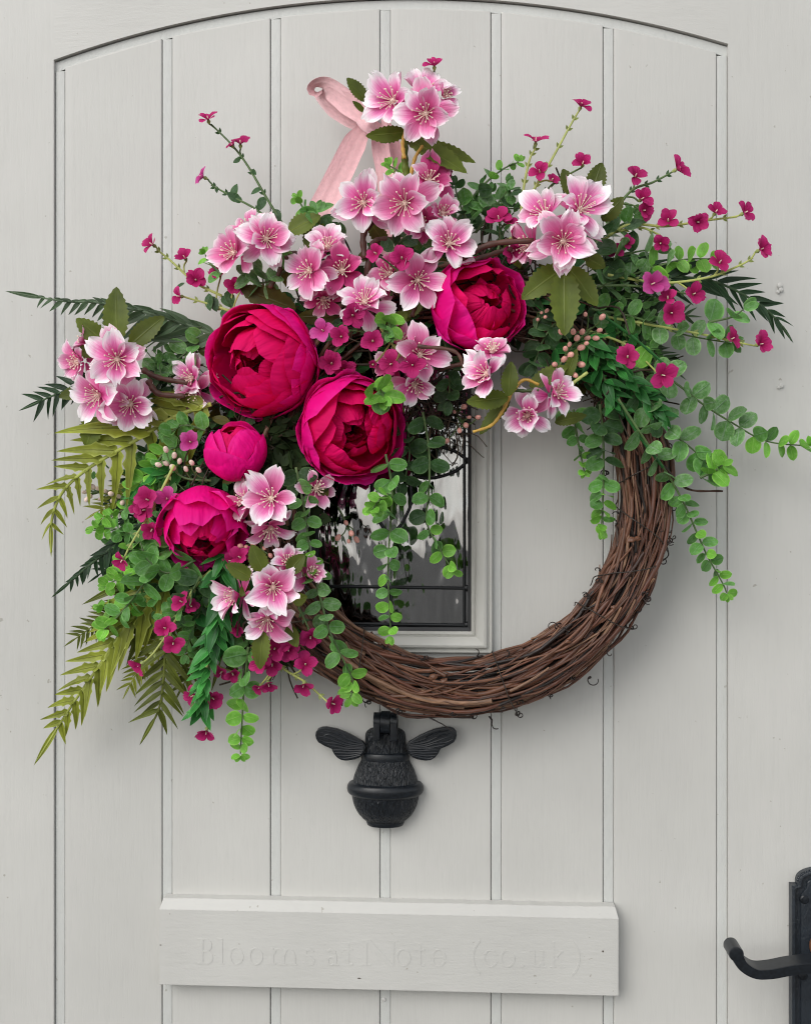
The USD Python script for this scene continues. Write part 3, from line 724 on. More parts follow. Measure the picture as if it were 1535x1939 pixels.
# ---- twigs
VINE = xform('vine_ring', WREATH)
TR = 0.0258
N_TWIG = 240
for k in range(N_TWIG):
    a0 = rng.uniform(0, 2 * PI) if k % 5 else rng.uniform(-0.5, 2.2)
    span = math.radians(rng.uniform(70, 230))
    n = int(14 + span * 11)
    t = np.linspace(0, 1, n); a = a0 + span * (t - 0.5)
    front = rng.random() < 0.78
    psi = (rng.uniform(-0.25, PI + 0.25) if front else rng.uniform(PI, 2 * PI)) + rng.normal(0, 0.42) * span * (t - 0.5) + 0.34 * np.sin(t * rng.uniform(4, 18) + rng.uniform(0, 6))
    rho = TR * (rng.uniform(0.66, 1.06) if k > 85 else rng.uniform(0.2, 0.70)) * (1 + 0.07 * np.sin(a * rng.uniform(3, 8) + rng.uniform(0, 6)) + 0.05 * np.sin(a * rng.uniform(11, 24) + rng.uniform(0, 6)))
    if rng.random() < 0.16:
        rho = rho * (1 + 0.35 * np.clip((t - 0.85) / 0.15, 0, 1))
    rad = rng.choice([0.0008, 0.0012, 0.0016, 0.0020, 0.0025], p=[.2, .28, .27, .17, .08]) * (1 - 0.35 * t)
    kn = 1 + 0.32 * (meshkit.noise(np.c_[t * span * 6, t * 0 + k * 3.1, t * 0], 11) > 0.8) + 0.18 * (meshkit.noise(np.c_[t * span * 14, t * 0 + k, t * 0], 12) - 0.5)
    obj('twig', tube(ring_pt(a, psi, rho), rad * kn, 7), 'bark_dark' if k <= 85 else BARKS[rng.choice(6, p=[.25, .20, .17, .15, .05, .18])], VINE)
# short broken ends and knots that stick out of the bundle
for k in range(46):
    a0 = rng.uniform(-0.4, 2.5); psi = rng.uniform(-0.2, PI); ln = rng.uniform(0.012, 0.04)
    t = np.linspace(0, 1, 8)
    P = ring_pt(a0 + t * ln / 0.18 * rng.choice([-1, 1]), psi + 0.3 * t, TR * (0.95 + 0.3 * t ** 2 * rng.uniform(0, 1)))
    obj('twig', tube(P, np.linspace(0.0013, 0.0007, 8) * rng.uniform(0.6, 1.5), 6), BARKS[rng.integers(len(BARKS))], VINE)
for (px, py, r) in ((1195, 1022, 6), (1207, 1020, 5), (820, 1282, 6), (840, 1288, 5), (1075, 1215, 5), (1160, 1150, 4)):
    v, f = ball(at(px, py, 0.072), r * mpp(.07), 2, (1.3, 0.8, 0.9)); v += (meshkit.noise(v * 500, 3)[:, None] - 0.5) * 0.002
    obj('knot', (v, f), 'bark_tan', VINE)
# binding wires
for a0, tw in ((math.radians(76), 0.05), (math.radians(41), 0.10), (math.radians(12), -0.22), (math.radians(118), 0.2), (math.radians(-6), 0.2), (math.radians(25), 0.3)):
    psi = np.linspace(-0.4, PI + 0.4, 40)
    P = ring_pt(a0 + tw * (psi / PI - 0.5), psi, TR * (1.12 + 0.04 * np.sin(psi * 7)))
    obj('binding_wire', tube(P, 0.00055, 5), 'wire_dark', VINE)


def tendril(px, py, ang, ln, loops, r, h):
    t = np.linspace(0, 1, 60)
    base = at(px, py, h); m_ = mpp(h)
    d = np.array([math.cos(ang), 0, -math.sin(ang)]); s = np.array([math.sin(ang), 0, math.cos(ang)])
    ph = t ** 1.3 * loops * 2 * PI; rr = r * m_ * (0.35 + 0.65 * t)
    P = base + d * (t * ln * m_)[:, None] + s * (rr * np.sin(ph))[:, None] + d * (rr * np.cos(ph))[:, None] + CAMV * (0.004 * np.sin(ph * 0.6))[:, None]
    obj('tendril', tube(P, np.linspace(0.0009, 0.0004, 60), 5), 'bark_dark', VINE)


for args in ((1085, 1185, PI, 42, 3.2, 6, .05), (1180, 1185, 0.1, 24, 2.6, 5, .05), (1215, 1120, 1.0, 22, 3, 7, .06), (1110, 1282, 0.6, 18, 1.2, 9, .05), (925, 1355, 1.1, 34, 1.4, 4, .05), (800, 1352, 0.5, 66, 0.5, 3, .045),
             (650, 1330, 2.6, 16, 1.5, 6, .05), (1150, 895, 3.0, 8, 2, 6, .05), (1258, 1020, 0.6, 12, 2, 6, .05), (1248, 1050, 1.1, 20, 1.6, 8, .05), (975, 1350, 0.4, 12, 2.6, 5, .05), (1115, 1130, 3.6, 10, 2, 5, .06),
             (1235, 1000, 0.2, 14, 2, 5, .06), (1075, 1200, 3.8, 12, 2, 5, .06), (700, 1325, 2.0, 10, 2, 5, .05), (1140, 1100, 3.3, 10, 1.5, 5, .06), (960, 1245, 4.9, 12, 1.4, 3, .06), (905, 1245, 4.6, 14, 1.2, 3, .06)):
    tendril(*args)


for k in range(26):
    a0 = rng.uniform(-0.15, 2.3); out_ = rng.random() < 0.6
    rr_ = (ring_r(np.array(a0)) / mpp(.045) + (54 if out_ else -50) * rng.uniform(0.85, 1.0))
    tendril(862 + rr_ * math.cos(a0), 925 + rr_ * math.sin(a0), a0 + (0 if out_ else PI) + rng.normal(0, .9), rng.uniform(5, 20), rng.uniform(0.8, 2.6), rng.uniform(3, 6), rng.uniform(.045, .062))


# ---- leaf, petal and flower makers
def frame(x, n):
    x = nrm(x); n = np.asarray(n, float); n = n - x * (n @ x)
    if np.linalg.norm(n) < 1e-5:
        n = np.cross(x, [0.3, 0.5, 0.8])
    n = nrm(n)
    return x, np.cross(n, x), n


def leaf(a, b, w, n, shape='ovate', curl=0.12, fold=0.12, nu=9, nv=5, wave=0.0, side=0.0, seed=0):
    """a leaf blade from a to b, w wide (fraction of its length), facing n"""
    a, b = np.asarray(a, float), np.asarray(b, float)
    L = np.linalg.norm(b - a); X, Y, Z = frame(b - a, n)
    u = np.linspace(0, 1, nu)
    if shape == 'ovate':
        wp = np.sin(PI * u ** 0.8) ** 0.75
    elif shape == 'serrate':
        wp = np.sin(PI * np.clip(u, 0, 1) ** 0.85) ** 0.7 * (1 + 0.09 * np.where(np.arange(nu) % 2, 1, -1)); wp[0] = 0.06
    elif shape == 'round':
        wp = np.sqrt(np.clip(1 - (2 * u - 1) ** 2, 0, 1)) * (1 + 0.08 * (0.5 - u)); wp[0] = 0.12; wp[-1] = 0.10
    elif shape == 'lance':
        wp = np.clip(1.25 * (1 - u), 0, 1) ** 0.8 * np.clip(0.55 + 1.6 * u, 0, 1); wp[-1] = 0.01
    elif shape == 'lobed':
        wp = np.clip(1.2 * (1 - u), 0, 1) ** 0.75 * (0.62 + 0.38 * np.clip(u * 3, 0, 1)) * (1 + np.where((np.arange(nu) % 3 == 1) & (u < 0.5), 0.75 - 0.9 * u, 0)); wp[-1] = 0.01
    elif shape == 'point':
        wp = np.sin(PI * u ** 0.7) ** 0.9; wp[0] = 0.12; wp[-1] = 0.01
    v = np.linspace(-1, 1, nv)
    U, V = np.meshgrid(u, v, indexing='ij')
    y = V * (wp * w * L / 2)[:, None]
    z = -curl * L * U ** 2 + fold * np.abs(y) + wave * L * np.sin(U * 9 + seed) * V
    yb = side * L * U ** 2
    P = a + X * (U * L)[..., None] + Y * (y + yb)[..., None] + Z * z[..., None]
    return grid(P)


def petal(o, X, Z, L, W, cup=0.3, tip=0.15, frill=0.03, nu=8, nv=7, rounded=0.72, seed=0, notch=0.0):
    """a petal from o along X, its face towards Z, hollowed by cup and rolled back at the tip"""
    r = np.random.default_rng(seed)
    X, Y, Z = frame(X, Z)
    u = 1 - (1 - np.linspace(0, 1, nu)) ** 1.35; v = np.linspace(-1, 1, nv)
    U, V = np.meshgrid(u, v, indexing='ij')
    wp = np.where(u < 0.64, 0.20 + 0.80 * np.sin(np.clip(u / 0.64, 0, 1) * PI / 2) ** 1.2, np.clip(1 - (np.clip(u - 0.64, 0, 1) / 0.37) ** 2.6, 0, 1) ** 0.5)
    wp[-1] = max(wp[-1], 0.50)
    ex = (np.interp(V, v, r.normal(0, 1, nv)) * frill - notch * np.exp(-(V / 0.25) ** 2)) * U ** 4
    x = L * (U + ex - 0.05 * V ** 2 * U ** 3)
    y = V * (wp * W * L / 2)[:, None]
    z = L * (cup * 0.5 * (V ** 2) * wp[:, None] * 0.5 + cup * U * (1 - U) * 0.0 - tip * U ** 3 + cup * 0.35 * U) + frill * L * np.interp(V, v, r.normal(0, 1, nv)) * U ** 2
    return grid(o + X * x[..., None] + Y * y[..., None] + Z * z[..., None])


def facing(fx, fz):
    return nrm([fx, -1.0, fz])


BL = 0


def blossom(px, py, r, fx=0.0, fz=0.0, h=0.095, mat='blossom_pale', n=6, cup=0.35, roll=None, back=0, label=None):
    global BL
    BL += 1
    rr = np.random.default_rng(1000 + BL)
    c = at(px, py, h); N = facing(fx + rr.normal(0, .2), fz + rr.normal(0, .2)); m_ = mpp(h)
    n = n if n != 6 else int(rr.choice([5, 6, 6, 7]))
    t1 = nrm(np.cross(N, [0.13, 0.2, 1.0])); t2 = np.cross(N, t1)
    part = xform('blossom', WREATH, label=label)
    L = r * m_ * 1.0
    roll = rr.uniform(0, 6.28) if roll is None else roll
    opn = rr.uniform(0.6, 1.9) * cup / 0.35
    for j in range(n):
        a = roll + j * 2 * PI / n + rr.normal(0, 0.12)
        d = t1 * math.cos(a) + t2 * math.sin(a)
        lift = rr.uniform(0.14, 0.62) * opn
        X = nrm(d + N * lift); Z = nrm(N - d * lift)
        obj('petal', petal(c - N * 0.003 + (0.0012 if j % 2 else 0) * N + d * 0.0022, X, Z, L * rr.uniform(0.84, 1.08), rr.uniform(0.56, 0.78), cup=rr.uniform(0.4, 1.0), tip=rr.uniform(-0.08, 0.38), frill=0.046, seed=BL * 50 + j, notch=0.05 * (rr.random() < 0.4)),
            mat if rr.random() < 0.82 else ('blossom_mid' if mat != 'blossom_mid' else 'blossom_pale'), part)
    back = back or int(rr.random() < 0.8) * int(rr.integers(3, 6))
    for j in range(back):
        a = roll + (j + 0.5) * 2 * PI / max(back, 1)
        d = t1 * math.cos(a) + t2 * math.sin(a); X = nrm(d - N * 0.05)
        obj('petal', petal(c - N * 0.008 + d * 0.002, X, nrm(N + d * 0.1), L * rr.uniform(0.8, 1.06), 0.6, cup=0.2, tip=rr.uniform(-.2, .3), frill=0.04, seed=BL * 50 + 30 + j), mat if rr.random() < .5 else 'blossom_mid', part)
    st = []
    for j in range(17):
        a = j * 2.4; e = 0.25 + 0.85 * math.sqrt(j / 17.0)
        d = t1 * math.cos(a) + t2 * math.sin(a)
        D = nrm(d * math.sin(e) + N * math.cos(e)); ln = L * rr.uniform(0.36, 0.50)
        P = np.array([c - N * 0.002, c + D * ln * 0.55 + N * 0.0005, c + D * ln + N * ln * 0.10])
        st.append(tube(P, [0.00035, 0.00035, 0.0003], 4)[:2])
        bv, bf = ball(P[-1], 0.00085, 0); st.append((bv, bf))
    st.append(ball(c, 0.0025, 1))
    s = join(st)
    obj('stamens', (s[0], s[1]), 'stamen_cream', part)
    return part


FL = 0


def floret(parent, px, py, r, fx, fz, h, mat='floret_magenta', n=4, stem_dir=None):
    """a small four or five petalled flower with a pale green cup; one mesh, its cup another"""
    global FL
    FL += 1
    rr = np.random.default_rng(5000 + FL)
    c = at(px, py, h); N = facing(fx, fz) if not (isinstance(fx, np.ndarray)) else nrm(fx); m_ = mpp(h)
    t1 = nrm(np.cross(N, [0.23, 0.31, 0.9])); t2 = np.cross(N, t1); roll = rr.uniform(0, 6.28)
    L = r * m_ * 0.9
    ps = []
    for j in range(n):
        a = roll + j * 2 * PI / n + rr.normal(0, 0.1)
        d = t1 * math.cos(a) + t2 * math.sin(a); li = rr.uniform(0.25, 1.15)
        ps.append(petal(c + d * 0.0006, nrm(d + N * li), nrm(N - d * li), L * rr.uniform(0.85, 1.08), rr.uniform(0.85, 1.02), cup=0.4, tip=rr.uniform(0.1, 0.45), frill=0.04, nu=6, nv=5, seed=FL * 9 + j))
    p = obj('floret', join(ps), mat, parent)
    cu = tube([c - N * L * 0.42, c - N * L * 0.18, c + N * 0.0006], [0.0008, 0.0019, 0.0007], 7)
    obj('calyx', cu[:2], 'calyx_green', parent)
    ce = tube([c, c + N * L * 0.35], [0.0007, 0.0005], 5)
    obj('pistil', ce[:2], 'stamen_cream', parent)
    return c - N * L * 0.42


def sprig(stem, flowers, stem_mat='stem_green', leaves=None, leaf_mat='eucalyptus_dark', h0=0.06, r0=0.0014, nodes=True, label=None):
    """stem: pixel points (x, y[, h]); flowers: (x, y, r, fx, fz[, h]); each hangs on its own stalk"""
    part = xform('flower_sprig', WREATH, label=label)
    pts = [at(p[0], p[1], p[2] if len(p) > 2 else h0) for p in stem]
    P = smooth_path(pts, 8 * len(pts))
    st = [tube(P, np.linspace(r0, r0 * 0.6, len(P)), 6)[:2]]
    for fl in flowers:
        h = fl[5] if len(fl) > 5 else h0 + 0.004
        mat = fl[6] if len(fl) > 6 else 'floret_magenta'
        b = floret(part, fl[0], fl[1], fl[2], fl[3], fl[4], h, mat, n=5 if (FL % 3 == 0) else 4)
        d = np.linalg.norm(P - b, axis=1); k = max(0, int(d.argmin()) - 2)
        st.append(tube(smooth_path([P[k], (P[k] + b) / 2 + (P[min(k + 2, len(P) - 1)] - P[k]) * 0.3, b], 8), r0 * 0.6, 5)[:2])
    s = join(st)
    obj('stem', (s[0], s[1]), stem_mat, part)
    if nodes:
        for k in range(5, len(P) - 1, 6):
            for sg in (1, -1):
                T = nrm(P[min(k + 1, len(P) - 1)] - P[k - 1]); sd = nrm(np.cross(T, CAMV)) * sg
                obj('bract', leaf(P[k], P[k] + (sd * 0.8 + T * 0.8 + CAMV * 0.3) * 0.0042, 0.5, CAMV + sd * .4, 'point', nu=5, nv=3), 'calyx_green' if stem_mat != 'stem_green' else 'eucalyptus_dark', part)
    for lf in (leaves or []):
        x, y, ang, ln = lf[:4]
        d = np.array([math.cos(ang), -0.25, -math.sin(ang)])
        a = at(x, y, h0); obj('leaf', leaf(a, a + nrm(d) * ln * mpp(h0), 0.6, nrm([rng.normal(0, .3), -1, rng.normal(0, .3) + .3]), 'ovate', nu=7), leaf_mat, part)
    return part


def bleaf(x0, y0, x1, y1, w=0.52, h=0.085, dh=0.006, n=(0, 0.15), mat='leaf_olive', curl=0.10, label=None):
    a, b = at(x0, y0, h), at(x1, y1, h + dh)
    obj('blossom_leaf', leaf(a, b, w, facing(*n), 'serrate', curl=curl, fold=0.22, nu=21, nv=7, wave=0.01, seed=x0), mat, WREATH, smooth=True)


def branch(pts, r=0.0026, mat='stem_brown', h=0.07):
    P = smooth_path([at(p[0], p[1], p[2] if len(p) > 2 else h) for p in pts], 6 * len(pts))
    obj('branch', tube(P, np.linspace(r, r * 0.75, len(P)) * (1 + 0.15 * np.sin(np.arange(len(P)) * 1.7)), 7), mat, WREATH)


def eucalyptus(pts, s0, s1, mats, gap=0.9, h=0.07, r0=0.0013, stem='stem_green', w=0.86, shape='round', lean=0.35, seed=0, start=0.05, tipbunch=True, droop=0.0):
    rr = np.random.default_rng(seed + 300)
    part = xform('eucalyptus_sprig', WREATH)
    P = smooth_path([at(p[0], p[1], p[2] if len(p) > 2 else h) for p in pts], 120)
    L = np.r_[0, np.cumsum(np.linalg.norm(np.diff(P, axis=0), axis=1))]
    obj('stem', tube(P[::4], np.linspace(r0, r0 * 0.5, len(P[::4])), 6)[:2], stem, part)
    s = L[-1] * start; k = 0; m_ = mpp(h)
    while s < L[-1]:
        f = s / L[-1]; size = (s0 + (s1 - s0) * f) * 1.04 * m_ * rr.uniform(0.85, 1.15)
        i = min(int(np.searchsorted(L, s)), len(P) - 2)
        T = nrm(P[i + 1] - P[max(i - 1, 0)]); Sd = nrm(np.cross(T, CAMV)); Fd = nrm(np.cross(Sd, T)); Fd = Fd if Fd[1] < 0 else -Fd
        ph = (k % 2) * PI / 2 + rr.normal(0, 0.3) + 0.35
        for sg in (1, -1):
            D = nrm((Sd * math.cos(ph) + Fd * math.sin(ph)) * sg + T * lean + np.array([0, -0.25, 0]))
            if D[1] > 0.55:
                D = nrm(D * [1, 0.2, 1])
            nn_ = nrm(CAMV * 0.8 + T * rr.uniform(-0.5, 0.9) + np.array([rr.normal(0, .35), 0, rr.normal(0, .35) + 0.25]))
            mt = mats[min(int(f * len(mats) + rr.normal(0, 0.45) * (len(mats) > 1)), len(mats) - 1) if len(mats) > 1 else 0] if f * len(mats) >= 0 else mats[0]
            a = P[i] + D * 0.0008
            obj('leaf', leaf(a, a + D * size, w * rr.uniform(0.85, 1.1), nn_, shape, curl=rr.uniform(-0.05, 0.22), fold=rr.uniform(0.05, 0.3), nu=9, nv=5), mt, part)
        s += gap * 0.92 * size * rr.uniform(0.85, 1.15); k += 1
    if tipbunch:
        T = nrm(P[-1] - P[-4])
        for j in range(3):
            D = nrm(T + np.array([rr.normal(0, .6), -0.3, rr.normal(0, .6)]))
            obj('leaf', leaf(P[-1], P[-1] + D * s1 * m_ * 0.8, 0.6, CAMV, 'round', nu=7, nv=5), mats[-1], part)
    return part


def fern(pts, prof, gap, mat, h=0.06, w=0.22, shape='lance', ang=(0.75, 0.75), sides=(1, 1), seed=0, r0=0.0013, tip=60, droop=0.12, stem=None, lw=None, h_tip=None):
    """pts: the rachis in pixels; prof: leaflet length in pixels along it"""
    rr = np.random.default_rng(seed + 900)
    part = xform('fern_frond', WREATH)
    P = smooth_path([at(p[0], p[1], p[2] if len(p) > 2 else h) for p in pts], 140)
    L = np.r_[0, np.cumsum(np.linalg.norm(np.diff(P, axis=0), axis=1))]; m_ = mpp(h)
    obj('rachis', tube(P[::4], np.linspace(r0, r0 * 0.45, len(P[::4])), 6)[:2], stem or mat, part)
    s = L[-1] * 0.03; k = 0
    end = L[-1] - tip * m_ * 0.85
    while s < end:
        f = s / L[-1]; base = np.interp(f, np.linspace(0, 1, len(prof)), prof) * m_
        i = min(int(np.searchsorted(L, s)), len(P) - 2)
        T = nrm(P[i + 1] - P[max(i - 1, 0)]); Sd = nrm(np.cross(CAMV, T))       # Sd: to the left hand of the rachis as seen
        for sg, on in ((1, sides[0]), (-1, sides[1])):
            if on <= 0: continue
            ln = base * on * rr.uniform(0.88, 1.1)
            al = ang[0 if sg == 1 else 1] + rr.normal(0, 0.07)
            D = nrm(T * math.cos(al) + Sd * sg * math.sin(al) + CAMV * rr.uniform(-0.25, 0.3))
            nn_ = nrm(CAMV + Sd * sg * rr.normal(0.0, 0.35) + np.array([0, 0, .25]))
            big = ln / m_ > 55
            obj('leaflet', leaf(P[i], P[i] + D * ln, w * (0.9 if big else 1.2), nn_, shape if big else 'lance', curl=droop * rr.uniform(0.3, 1.4), fold=0.5, nu=13 if big else 7, nv=5, side=-sg * 0.10 * rr.uniform(0, 1.4)), mat, part)
        s += gap * m_ * (0.55 + 0.45 * base / (max(prof) * m_)); k += 1
    i0 = int(np.searchsorted(L, end))
    obj('leaflet', leaf(P[i0], P[-1], 0.13, CAMV, 'point', curl=0.0, fold=0.4, nu=9, nv=5), mat, part)
    return part


def boxwood(pts, size, mats, h=0.075, seed=0, gap=0.42, spread=0.8, n=5):
    rr = np.random.default_rng(seed + 700)
    part = xform('leafy_sprig', WREATH)
    P = smooth_path([at(p[0], p[1], p[2] if len(p) > 2 else h) for p in pts], 100)
    L = np.r_[0, np.cumsum(np.linalg.norm(np.diff(P, axis=0), axis=1))]; m_ = mpp(h)
    obj('stem', tube(P[::5], 0.0014, 5)[:2], 'stem_green', part)
    s = 0.0; k = 0
    while s < L[-1]:
        i = min(int(np.searchsorted(L, s)), len(P) - 2); f = s / L[-1]
        T = nrm(P[i + 1] - P[max(i - 1, 0)]); Sd = nrm(np.cross(T, CAMV)); Fd = nrm(np.cross(Sd, T)); Fd = Fd if Fd[1] < 0 else -Fd
        sz = size * 1.15 * m_ * (1 - 0.3 * f)
        for j in range(n):
            ph = j * PI / (n - 1) + k * 0.5 + rr.normal(0, .25)
            R = Sd * math.cos(ph) + Fd * abs(math.sin(ph))
            D = nrm(T * 0.75 + R * spread * rr.uniform(0.5, 1.5) + rr.normal(0, .18, 3))
            obj('leaf', leaf(P[i], P[i] + D * sz * rr.uniform(0.75, 1.3), 0.38, nrm(R + CAMV * 0.6 - T * 0.3), 'point', curl=rr.uniform(0, .25), fold=0.3, nu=7, nv=5), mats[rr.integers(len(mats))], part)
        s += gap * 1.25 * sz; k += 1


def peony(px, py, r, fx, fz, h, layers, seed, label=None, squash=1.0, inner=10, open_=1.0):
    """layers: (petals, radius, polar angle of the rim in degrees, half width in degrees, flare)"""
    rr = np.random.default_rng(seed)
    c = at(px, py, h); A = facing(fx, fz); R = r * mpp(h)
    t1 = nrm(np.cross(A, [0.2, 0.1, 1.0])); t2 = np.cross(A, t1)
    part = xform('peony', WREATH, label=label)
    nu, nv = 13, 11

    def sp(phi, R0, rim, W, flare, ruf, base=158.0, mat='peony_outer', roundness=0.36):
        s = np.linspace(0, 1, nu)[:, None]; t = np.linspace(-1, 1, nv)[None, :]
        ew = np.interp(t[0], np.linspace(-1, 1, 6), rr.normal(0, 1, 6)) * ruf
        rimt = math.radians(rim) + roundness * np.abs(t) ** 2.6 + ew[None, :] * 0.55
        th = math.radians(base) + (rimt - math.radians(base)) * s ** 0.85
        al = t * math.radians(W) * np.clip(0.28 + 1.5 * s, 0, 1) * (1 - 0.18 * np.clip((s - .75) / .25, 0, 1) ** 2)
        ph = phi + rr.normal(0, .05)
        mer = np.sin(th)[..., None] * (t1 * math.cos(ph) + t2 * math.sin(ph)) + np.cos(th)[..., None] * A
        ep = -t1 * math.sin(ph) + t2 * math.cos(ph)
        d = np.cos(al)[..., None] * mer + np.sin(al)[..., None] * ep
        wv = np.interp(t[0], np.linspace(-1, 1, 7), rr.normal(0, 1, 7))[None, :]
        rad = R0 * (1 + flare * s ** 5 + ruf * 0.5 * wv * s ** 2 + 0.015 * np.sin(6 * al + 3 * th) - 0.035 * np.abs(t) ** 2 * s)
        Pp = c + d * (rad * R)[..., None]
        obj('petal', grid(Pp), mat, part)

    for li, (n, R0, rim, W, flare, ruf) in enumerate(layers):
        off = rr.uniform(0, 6.28)
        for j in range(n):
            sp(off + j * 2 * PI / n + rr.normal(0, .1), R0 * rr.uniform(0.965, 1.03), rim + rr.uniform(-6, 6), W * rr.uniform(0.92, 1.08), flare * rr.uniform(0.5, 1.3), ruf, mat='peony_outer' if li < 3 else 'peony_inner')
    for j in range(inner):
        sp(rr.uniform(0, 6.28), rr.uniform(0.38, 0.74), rr.uniform(8, 34) * open_, rr.uniform(24, 44), rr.uniform(-0.1, 0.15), 0.10, base=150, mat='peony_inner')
    for j in range(inner):
        sp(rr.uniform(0, 6.28), rr.uniform(0.16, 0.46), rr.uniform(15, 60) * open_, rr.uniform(24, 50), rr.uniform(-0.1, 0.3), 0.16, base=140, mat='peony_inner')
    # sepals behind
    for j in range(5):
        a = j * 2 * PI / 5; d = t1 * math.cos(a) + t2 * math.sin(a)
        obj('sepal', leaf(c - A * R * 0.95, c - A * R * 0.72 + d * R * 0.62, 0.6, -A + d, 'ovate', curl=-0.1), 'leaf_bronze', part)
    return part


def berries(stem, pts, r, mat, h=0.08, seed=0):
    part = xform('berry_sprig', WREATH); rr = np.random.default_rng(seed + 40)
    P = smooth_path([at(p[0], p[1], h - 0.012) for p in stem], 20)
    st = [tube(P, 0.0011, 5)[:2]]
    for (x, y) in pts:
        c = at(x, y, h + rr.uniform(-0.008, 0.006)); k = int(np.linalg.norm(P - c, axis=1).argmin())
        st.append(tube(smooth_path([P[max(k - 3, 0)], (P[k] + c) / 2 + rr.normal(0, .002, 3), c], 7), 0.0006, 4)[:2])
        d = nrm(c - P[max(k - 3, 0)])
        v, f = ball(np.zeros(3), r * 0.82 * mpp(h) * rr.uniform(0.7, 1.15), 2, (1, 1, 1))
        v = v + d * (v @ d)[:, None] * 0.45; obj('berry', (v + c, f), mat, part)
    s = join(st); obj('stem', (s[0], s[1]), 'stem_green', part)

# ================================================================ what is wired to the ring
# ---- the dense heart of the greenery: too many small leaves and stems to count
SPINE = smooth_path([(540, 1215, 0), (440, 1150, 0), (385, 1040, 0), (400, 920, 0), (455, 790, 0), (560, 680, 0), (680, 590, 0), (820, 540, 0), (960, 545, 0), (1080, 600, 0), (1165, 690, 0), (1200, 740, 0)], 400)[:, :2]
WID = np.interp(np.linspace(0, 1, 400), [0, .1, .25, .4, .55, .7, .82, .92, 1], [36, 75, 105, 105, 110, 95, 105, 85, 45])
fr = np.random.default_rng(21)
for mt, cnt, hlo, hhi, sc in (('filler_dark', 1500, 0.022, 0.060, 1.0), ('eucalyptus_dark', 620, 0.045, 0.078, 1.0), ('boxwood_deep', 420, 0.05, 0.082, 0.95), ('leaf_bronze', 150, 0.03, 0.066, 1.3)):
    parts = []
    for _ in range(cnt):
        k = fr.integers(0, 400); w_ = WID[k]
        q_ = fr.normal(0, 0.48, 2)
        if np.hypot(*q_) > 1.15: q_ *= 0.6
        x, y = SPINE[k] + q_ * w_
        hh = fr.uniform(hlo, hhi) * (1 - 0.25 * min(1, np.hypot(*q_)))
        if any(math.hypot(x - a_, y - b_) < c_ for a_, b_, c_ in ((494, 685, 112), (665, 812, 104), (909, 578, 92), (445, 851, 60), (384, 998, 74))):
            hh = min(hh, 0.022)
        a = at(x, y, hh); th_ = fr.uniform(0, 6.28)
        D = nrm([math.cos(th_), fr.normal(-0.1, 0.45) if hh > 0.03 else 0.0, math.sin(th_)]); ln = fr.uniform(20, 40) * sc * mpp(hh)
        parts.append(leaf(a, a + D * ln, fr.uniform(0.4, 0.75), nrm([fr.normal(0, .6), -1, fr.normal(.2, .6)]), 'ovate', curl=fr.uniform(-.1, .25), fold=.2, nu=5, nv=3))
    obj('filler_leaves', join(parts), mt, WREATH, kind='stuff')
parts = []
for _ in range(520):
    k = fr.integers(0, 400); x, y = SPINE[k] + fr.normal(0, 0.45, 2) * WID[k]; hh = fr.uniform(0.03, 0.075)
    a = at(x, y, hh); th_ = fr.uniform(0, 6.28); ln = fr.uniform(40, 110) * mpp(hh)
    b = a + np.array([math.cos(th_), fr.normal(0, .25), math.sin(th_)]) * ln
    b[1] = min(b[1], -0.012)
    parts.append(tube(smooth_path([a, (a + b) / 2 + fr.normal(0, .005, 3), b], 7), fr.uniform(0.0005, 0.0011), 4)[:2])
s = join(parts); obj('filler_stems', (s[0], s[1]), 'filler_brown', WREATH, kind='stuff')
# fine dark asparagus-like twiglets hanging over the window
parts = []
for _ in range(110):
    x, y = fr.uniform(770, 868), fr.uniform(690, 830); hh = fr.uniform(0.03, 0.06)
    a = at(x, y, hh); th_ = fr.normal(-1.2, .7); b = a + np.array([math.cos(th_), fr.normal(0, .3), math.sin(th_)]) * fr.uniform(25, 70) * mpp(hh)
    parts.append(tube(smooth_path([a, (a + b) / 2 + fr.normal(0, .003, 3), b], 6), fr.uniform(0.0004, 0.0008), 4)[:2])
s = join(parts); obj('dark_twiglets', (s[0], s[1]), 'filler_brown', WREATH, kind='stuff')

parts = []; stems = []
for (cx_, cy_, rx_, ry_, cnt, mt_) in ((285, 1030, 80, 110, 330, 0), (350, 1140, 60, 70, 150, 0), (300, 905, 55, 40, 120, 0), (1180, 560, 75, 70, 150, 0), (1205, 660, 50, 55, 70, 0), (930, 390, 50, 40, 70, 0), (330, 690, 45, 40, 60, 0)):
    for _ in range(cnt):
        x, y = cx_ + fr.normal(0, .5) * rx_, cy_ + fr.normal(0, .5) * ry_; hh = fr.uniform(0.035, 0.066)
        a = at(x, y, hh); th_ = math.atan2(925 - y, x - 760) + fr.normal(0, .8); D = nrm([math.cos(th_), fr.normal(-0.1, 0.4), math.sin(th_)])
        parts.append(leaf(a, a + D * fr.uniform(12, 26) * mpp(hh), fr.uniform(0.45, 0.85), nrm([fr.normal(0, .6), -1, fr.normal(.2, .5)]), 'ovate', curl=fr.uniform(-.1, .25), fold=.2, nu=5, nv=3))
        if fr.random() < .3:
            stems.append(tube(smooth_path([a - D * .03, a - D * .012 + fr.normal(0, .002, 3), a], 5), 0.0006, 4)[:2])
obj('filler_leaves', join(parts), 'eucalyptus_green', WREATH, kind='stuff')
s = join(stems); obj('filler_stems', (s[0], s[1]), 'stem_green', WREATH, kind='stuff')
